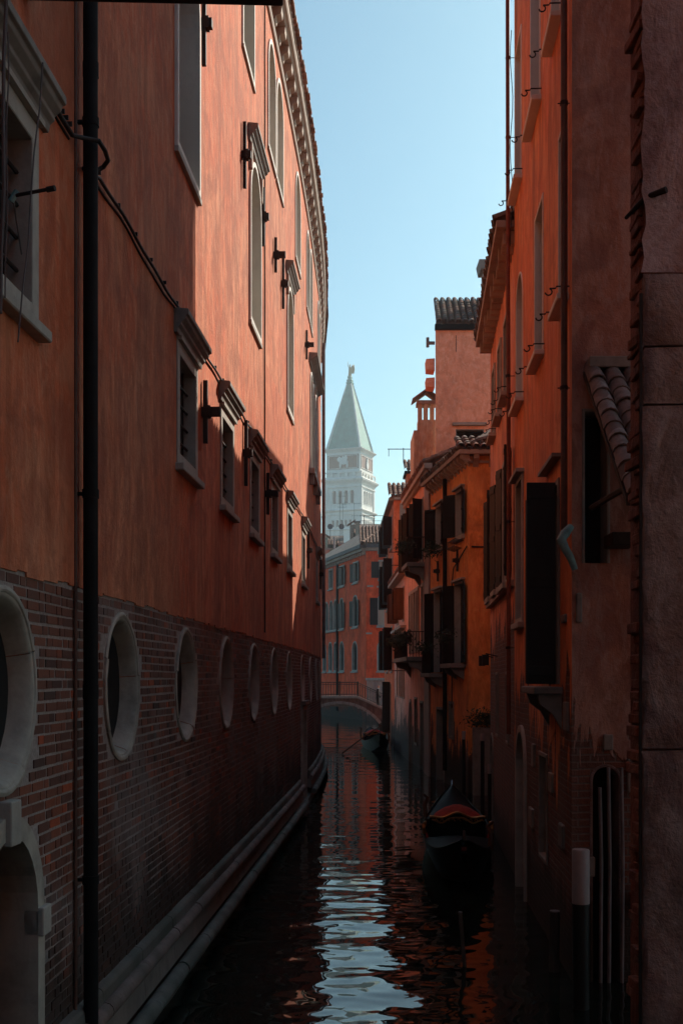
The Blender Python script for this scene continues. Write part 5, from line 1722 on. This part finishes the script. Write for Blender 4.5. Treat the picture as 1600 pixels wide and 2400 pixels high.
for i, fc in enumerate((Fac((TC + ta * -W3 + tb * -W3)[:2], (TC + ta * W3 + tb * -W3)[:2]), Fac((TC + ta * -W3 + tb * W3)[:2], (TC + ta * -W3 + tb * -W3)[:2]))):
    L = fc.L
    p_ = slab(fc, 0.5, L - 0.5, 67.2, 71.6, -0.1, 0.05).build("panel", TBR, tw)
    for z_ in (67.35, 71.25):
        slab(fc, 0.8, L - 0.8, z_, z_ + 0.16, 0.0, 0.16).build("panel_moulding", TST, p_)
    for s_ in (0.8, L - 0.96):
        slab(fc, s_, s_ + 0.16, 67.51, 71.25, 0.0, 0.16).build("panel_moulding", TST, p_)
    mb = MB()                                            # worn stone relief in the middle of the panel
    c = L / 2
    if i == 0:
        for s_, z_, rs, rz in ((-0.2, 69.3, 1.5, 0.8), (1.2, 70.2, 0.7, 0.8), (-1.4, 68.4, 0.35, 0.9), (0.9, 68.4, 0.35, 0.9), (-0.9, 70.5, 0.6, 0.8), (0.0, 70.4, 0.5, 0.7)):
            mb.prism([fc.at(c + s_ + rs * math.cos(k * math.pi / 6), 0.04, z_ + rz * math.sin(k * math.pi / 6)) for k in range(12)], fc.n * 0.35)
    else:
        for s_, z_, rs, rz in ((0, 68.9, 0.9, 1.4), (0, 70.2, 0.6, 0.6), (0, 70.9, 0.32, 0.36)):
            mb.prism([fc.at(c + s_ + rs * math.cos(k * math.pi / 6), 0.04, z_ + rz * math.sin(k * math.pi / 6)) for k in range(12)], fc.n * 0.35)
    mb.build("relief", TST, p_, bevel=0.08)
stack([(W3 + 0.1, 72.4), (W3 + 0.3, 72.7), (W3 + 0.85, 73.2), (W3 + 0.9, 73.45), (W3 + 0.3, 73.6)], "cornice", TST)
stack([(W3 - 0.1, 73.5), (0.55, 95.2)], "spire", TCU)
mb = MB()
for k in range(4):
    mb.tube([sq(W3 - 0.1, 73.6)[k], sq(0.58, 95.1)[k]], [0.42, 0.22], 6)
mb.build("spire_rib", TST, tw)
stack([(0.9, 94.6), (1.0, 95.0), (0.7, 95.3), (0.85, 95.8), (0.5, 96.2), (0.6, 96.9), (0.25, 97.4)], "spire_finial", TCU)
ang = V((2.63, 372.9, 2.0))
mb = MB(); mb.tube([ang + V((0, 0, 95.2)), ang + V((0, 0, 96.4)), ang + V((0, 0, 97.6)), ang + V((0, 0, 98.1)), ang + V((0, 0, 98.7))], [0.55, 0.42, 0.4, 0.15, 0.22], 8)
mb.tube([ang + V((0, 0, 97.5)), ang + V((-0.6, -0.3, 98.2)), ang + V((-0.7, -0.3, 99.6))], [0.14, 0.1, 0.04], 6)
st_ = mb.build("statue", TGO, tw, smooth=True)
mb = MB()
for sg in (0.15, 0.55):
    mb.prism([ang + V((sg, 0.3, 97.6)), ang + V((sg + 0.7, 0.5, 98.9)), ang + V((sg + 0.9, 0.5, 97.4)), ang + V((sg + 0.6, 0.4, 95.9)), ang + V((sg, 0.3, 96.6))], (0.1, 0.18, 0))
mb.build("wings", TGO, st_)

# ================================================================== boats
LACQ = M_simple("black_lacquer", (0.004, 0.004, 0.005), 0.45, 0.3, 5, spec=0.015, bump=0.05)
RED = M_simple("red_velvet", (0.30, 0.022, 0.010), 0.85, 0.3, 12)
DRED = M_simple("dark_red_carpet", (0.075, 0.010, 0.008), 0.9, 0.3, 12)
GOLD = M_simple("gilded_carving", (0.46, 0.20, 0.06), 0.4, 0.4, 30, metal=0.7)
STEEL = M_simple("polished_steel", (0.22, 0.23, 0.24), 0.25, 0.1, 10, metal=0.9)


def gondola(label, loc, rz, size=(0.86, 0.92, 0.74)):
    g = thing("gondola", label, "gondola", loc, "gondolas moored along the houses")
    g.rotation_euler = (0, 0, rz)
    N = 40
    L = 10.6

    def W(t): return max(0.03, 0.70 * math.sin(math.pi * min(max(t, 0.004), 0.996)) ** 0.62)
    def G(t): return 0.46 + (0.42 if t > 0.5 else 0.6) * abs(2 * t - 1) ** 3.4
    def K(t): return -0.15 + 0.50 * abs(2 * t - 1) ** 3.8
    rings, dk_, fl = [], [], []
    for i in range(N + 1):
        t = i / N
        y = -L / 2 + L * t
        w, gz, k = W(t), G(t), K(t)
        rings.append([(-w, y, gz), (-w * 0.93, y, (gz + k) / 2 + 0.05), (-w * 0.72, y, k + 0.05), (0, y, k), (w * 0.72, y, k + 0.05), (w * 0.93, y, (gz + k) / 2 + 0.05), (w, y, gz)])
    mb = MB(); mb.loft(rings, False, False)
    mb.build("hull", LACQ, g, smooth=True, local=True)
    for lo_, hi_ in ((0, 15), (26, N)):                  # fore and aft decks, slightly crowned
        rr = []
        for i in range(lo_, hi_ + 1):
            t = i / N; y = -L / 2 + L * t; w, gz = W(t) - 0.005, G(t)
            rr.append([(w * c, y, gz - 0.015 + 0.07 * (1 - c * c)) for c in (-1, -0.5, 0, 0.5, 1)])
        mb = MB(); mb.loft(rr, False, False); mb.build("deck", LACQ, g, smooth=True, local=True)
    mb = MB(); rr = []
    for i in range(15, 27):
        t = i / N; y = -L / 2 + L * t; w, gz = W(t) - 0.03, G(t)
        rr.append([(-w, y, gz), (-w * 0.9, y, 0.1), (w * 0.9, y, 0.1), (w, y, gz)])
    mb.loft(rr, False, False); mb.build("cockpit", LACQ, g, local=True)
    mb = MB(); mb.box(-0.5, 0.5, -1.1, 1.4, 0.11, 0.125); mb.build("carpet", DRED, g, local=True)
    for sg in (-1, 1):
        mb = MB(); mb.tube([(sg * W(i / N), -L / 2 + L * i / N, G(i / N) + 0.01) for i in range(N + 1)], 0.022, 6)
        mb.build("gunwale", LACQ, g, smooth=True, local=True)
    # loveseat: carved gilt crest, red cushions
    mb = MB()
    prof = []
    for k in range(25):
        x = -0.56 + 1.12 * k / 24
        prof.append((x, -0.62, 0.80 + 0.10 * math.cos(x * 2.8) + 0.045 * math.cos(x * 11)))
    mb.prism([(-0.56, -0.62, 0.16)] + prof + [(0.56, -0.62, 0.16)], (0, 0.06, 0))
    seat = mb.build("seat_back", LACQ, g, local=True)
    mb = MB(); mb.tube([(p[0], p[1] - 0.01, p[2]) for p in prof], 0.03, 6); mb.tube([(p[0] * 0.92, p[1] - 0.015, p[2] - 0.10 - 0.025 * math.cos(p[0] * 17)) for p in prof], 0.022, 6)
    for k in range(9):
        x = -0.46 + 0.115 * k
        mb.tube([(x, -0.635, 0.72 + 0.05 * math.cos(x * 2.8)), (x + 0.03, -0.65, 0.80), (x + 0.07, -0.635, 0.74)], 0.016, 5)
    mb.build("gilt_crest", GOLD, g, smooth=True, local=True)
    mb = MB(); rr = []
    for k in range(7):
        a = k / 6
        hw = 0.50 * (1 - 0.35 * a * a)
        rr.append([(x * hw, -0.55 + 0.75 * a, 0.72 + 0.34 * math.sin(a * 2.2) * (1 - 0.55 * x * x)) for x in (-1, -0.6, -0.2, 0.2, 0.6, 1)])
    mb.loft(rr, False, False); mb.build("velvet_cover", RED, g, smooth=True, local=True)
    mb = MB(); mb.box(-0.50, 0.50, -0.55, 0.15, 0.16, 0.52); mb.build("seat_base", DRED, g, local=True)
    mb = MB(); mb.box(-0.30, 0.34, -1.42, -1.30, 0.40, 0.50); mb.build("footstool", DRED, g, local=True)
    for sg in (-1, 1):                                   # brass horses amidships, with red tassels
        mb = MB(); mb.tube([(sg * 0.66, -0.9, 0.5), (sg * 0.68, -0.95, 0.62), (sg * 0.66, -0.88, 0.72), (sg * 0.64, -0.98, 0.78)], [0.05, 0.035, 0.045, 0.02], 7)
        mb.build("brass_horse", GOLD, g, smooth=True, local=True)
        mb = MB(); mb.tube([(sg * 0.62, -1.0, 0.52), (sg * 0.60, -1.05, 0.36)], [0.02, 0.035], 6); mb.build("tassel", RED, g, local=True)
    for sg, yy in ((1, -3.0), (-1, 1.7)):                # rowlocks
        w = W((yy + L / 2) / L)
        mb = MB(); mb.tube([(sg * w, yy, 0.5), (sg * (w + 0.03), yy + 0.03, 0.8), (sg * (w - 0.03), yy + 0.1, 0.98), (sg * (w + 0.06), yy + 0.05, 1.08)], [0.05, 0.045, 0.04, 0.03], 7)
        mb.build("rowlock", WOOD_B, g, smooth=True, local=True)
    e = L / 2                                            # steel prow with its comb
    mb = MB()
    mb.prism([(-0.012, e - 0.05, 0.3), (-0.012, e + 0.10, 0.55), (-0.012, e + 0.06, 0.85), (-0.012, e + 0.22, 1.06), (-0.012, e + 0.30, 0.96), (-0.012, e + 0.24, 0.8), (-0.012, e + 0.28, 0.6), (-0.012, e + 0.10, 0.25)], (0.024, 0, 0))
    for k in range(6):
        mb.box(-0.012, 0.012, e + 0.24, e + 0.42, 0.45 + 0.06 * k, 0.485 + 0.06 * k)
    mb.build("prow_iron", STEEL, g, local=True)
    mb = MB(); mb.tube([(0, -e + 0.05, 1.0), (0, -e - 0.10, 1.12), (0, -e - 0.06, 1.26), (0, -e + 0.04, 1.24)], [0.04, 0.03, 0.025, 0.02], 7)
    mb.build("stern_curl", STEEL, g, smooth=True, local=True)
    g.scale = size
    return g


g1 = gondola("black gondola with red velvet seat and gilt crest moored beside the houses", (2.06, 21.4, 0), -0.075)
g2 = gondola("far black gondola moored before the stone bridge", (1.45, 52.5, 0), 0.02, (0.85, 0.85, 0.75))
tag(MB().tube([(0.02, 47.5, 0.03), (0.85, 48.2, 0.62), (1.62, 48.6, 1.10)], [0.035, 0.025, 0.025], 6).build("oar", WOOD_B, smooth=True),
    "long slanting oar resting on the far gondola", "oar")


def post(label, x, y, top, r_, capped=True, lean=(0, 0), cap_h=0.55):
    p = thing("mooring_post", label, "mooring post", (x, y, -0.8), "mooring posts along the houses")
    lx, ly = lean
    H = top + 0.8
    n_ = 12
    f = (H - cap_h) / H if capped else 1.0
    MB().tube([(0, 0, 0), (lx * f, ly * f, H * f)], r_, n_).build("pole", WOOD_K if capped else WOOD_P, p, smooth=True, local=True)
    if capped:
        MB().tube([(lx * f, ly * f, H * f), (lx, ly, H - 0.01), (lx, ly, H)], [r_ * 1.05, r_ * 1.05, r_ * 0.97], n_).build("painted_top", WHITE, p, smooth=True, local=True)
    else:
        MB().tube([(lx, ly, H - 0.002), (lx, ly, H + 0.012)], r_ * 0.96, n_).build("worn_top", PIPE_G, p, local=True)
    return p


post("white-topped mooring post standing before the orange house end wall", 2.20, 11.0, 1.47, 0.077, cap_h=0.5)
post("bare weathered mooring post beside the white-topped post", 2.19, 12.4, 0.62, 0.055, False, (0.02, 0.0))
post("white-topped mooring post at the salmon house wall beside the gondola", 2.72, 22.0, 1.46, 0.035, cap_h=0.18)
post("white-topped mooring post between the salmon and bright orange houses", 3.18, 27.0, 1.78, 0.045, cap_h=0.16)
post("white-topped mooring post before the corner of the bright orange house", 2.96, 29.0, 1.75, 0.045, cap_h=0.2)
post("leaning bare mooring post in the water near the gondola stern", 1.36, 12.6, 0.55, 0.022, False, (-0.10, 0.1))

# ================================================================== haze
hz = MB().box(-430, 430, -160, 630, -1.9, 103.0)
t = bpy.data.materials.new("haze_air")
t.use_nodes = True
t.node_tree.nodes.clear()
out = t.node_tree.nodes.new("ShaderNodeOutputMaterial")
pv = t.node_tree.nodes.new("ShaderNodeVolumePrincipled")
pv.inputs["Color"].default_value = (0.90, 0.96, 1.0, 1)
pv.inputs["Density"].default_value = 0.00045
pv.inputs["Anisotropy"].default_value = 0.4
for k in ("Density Attribute", "Color Attribute", "Temperature Attribute"):
    pv.inputs[k].default_value = ""
t.cycles.homogeneous_volume = True
t.node_tree.links.new(pv.outputs["Volume"], out.inputs["Volume"])
tag(hz.build("haze", t), "pale morning haze in the air", None, None, "stuff")
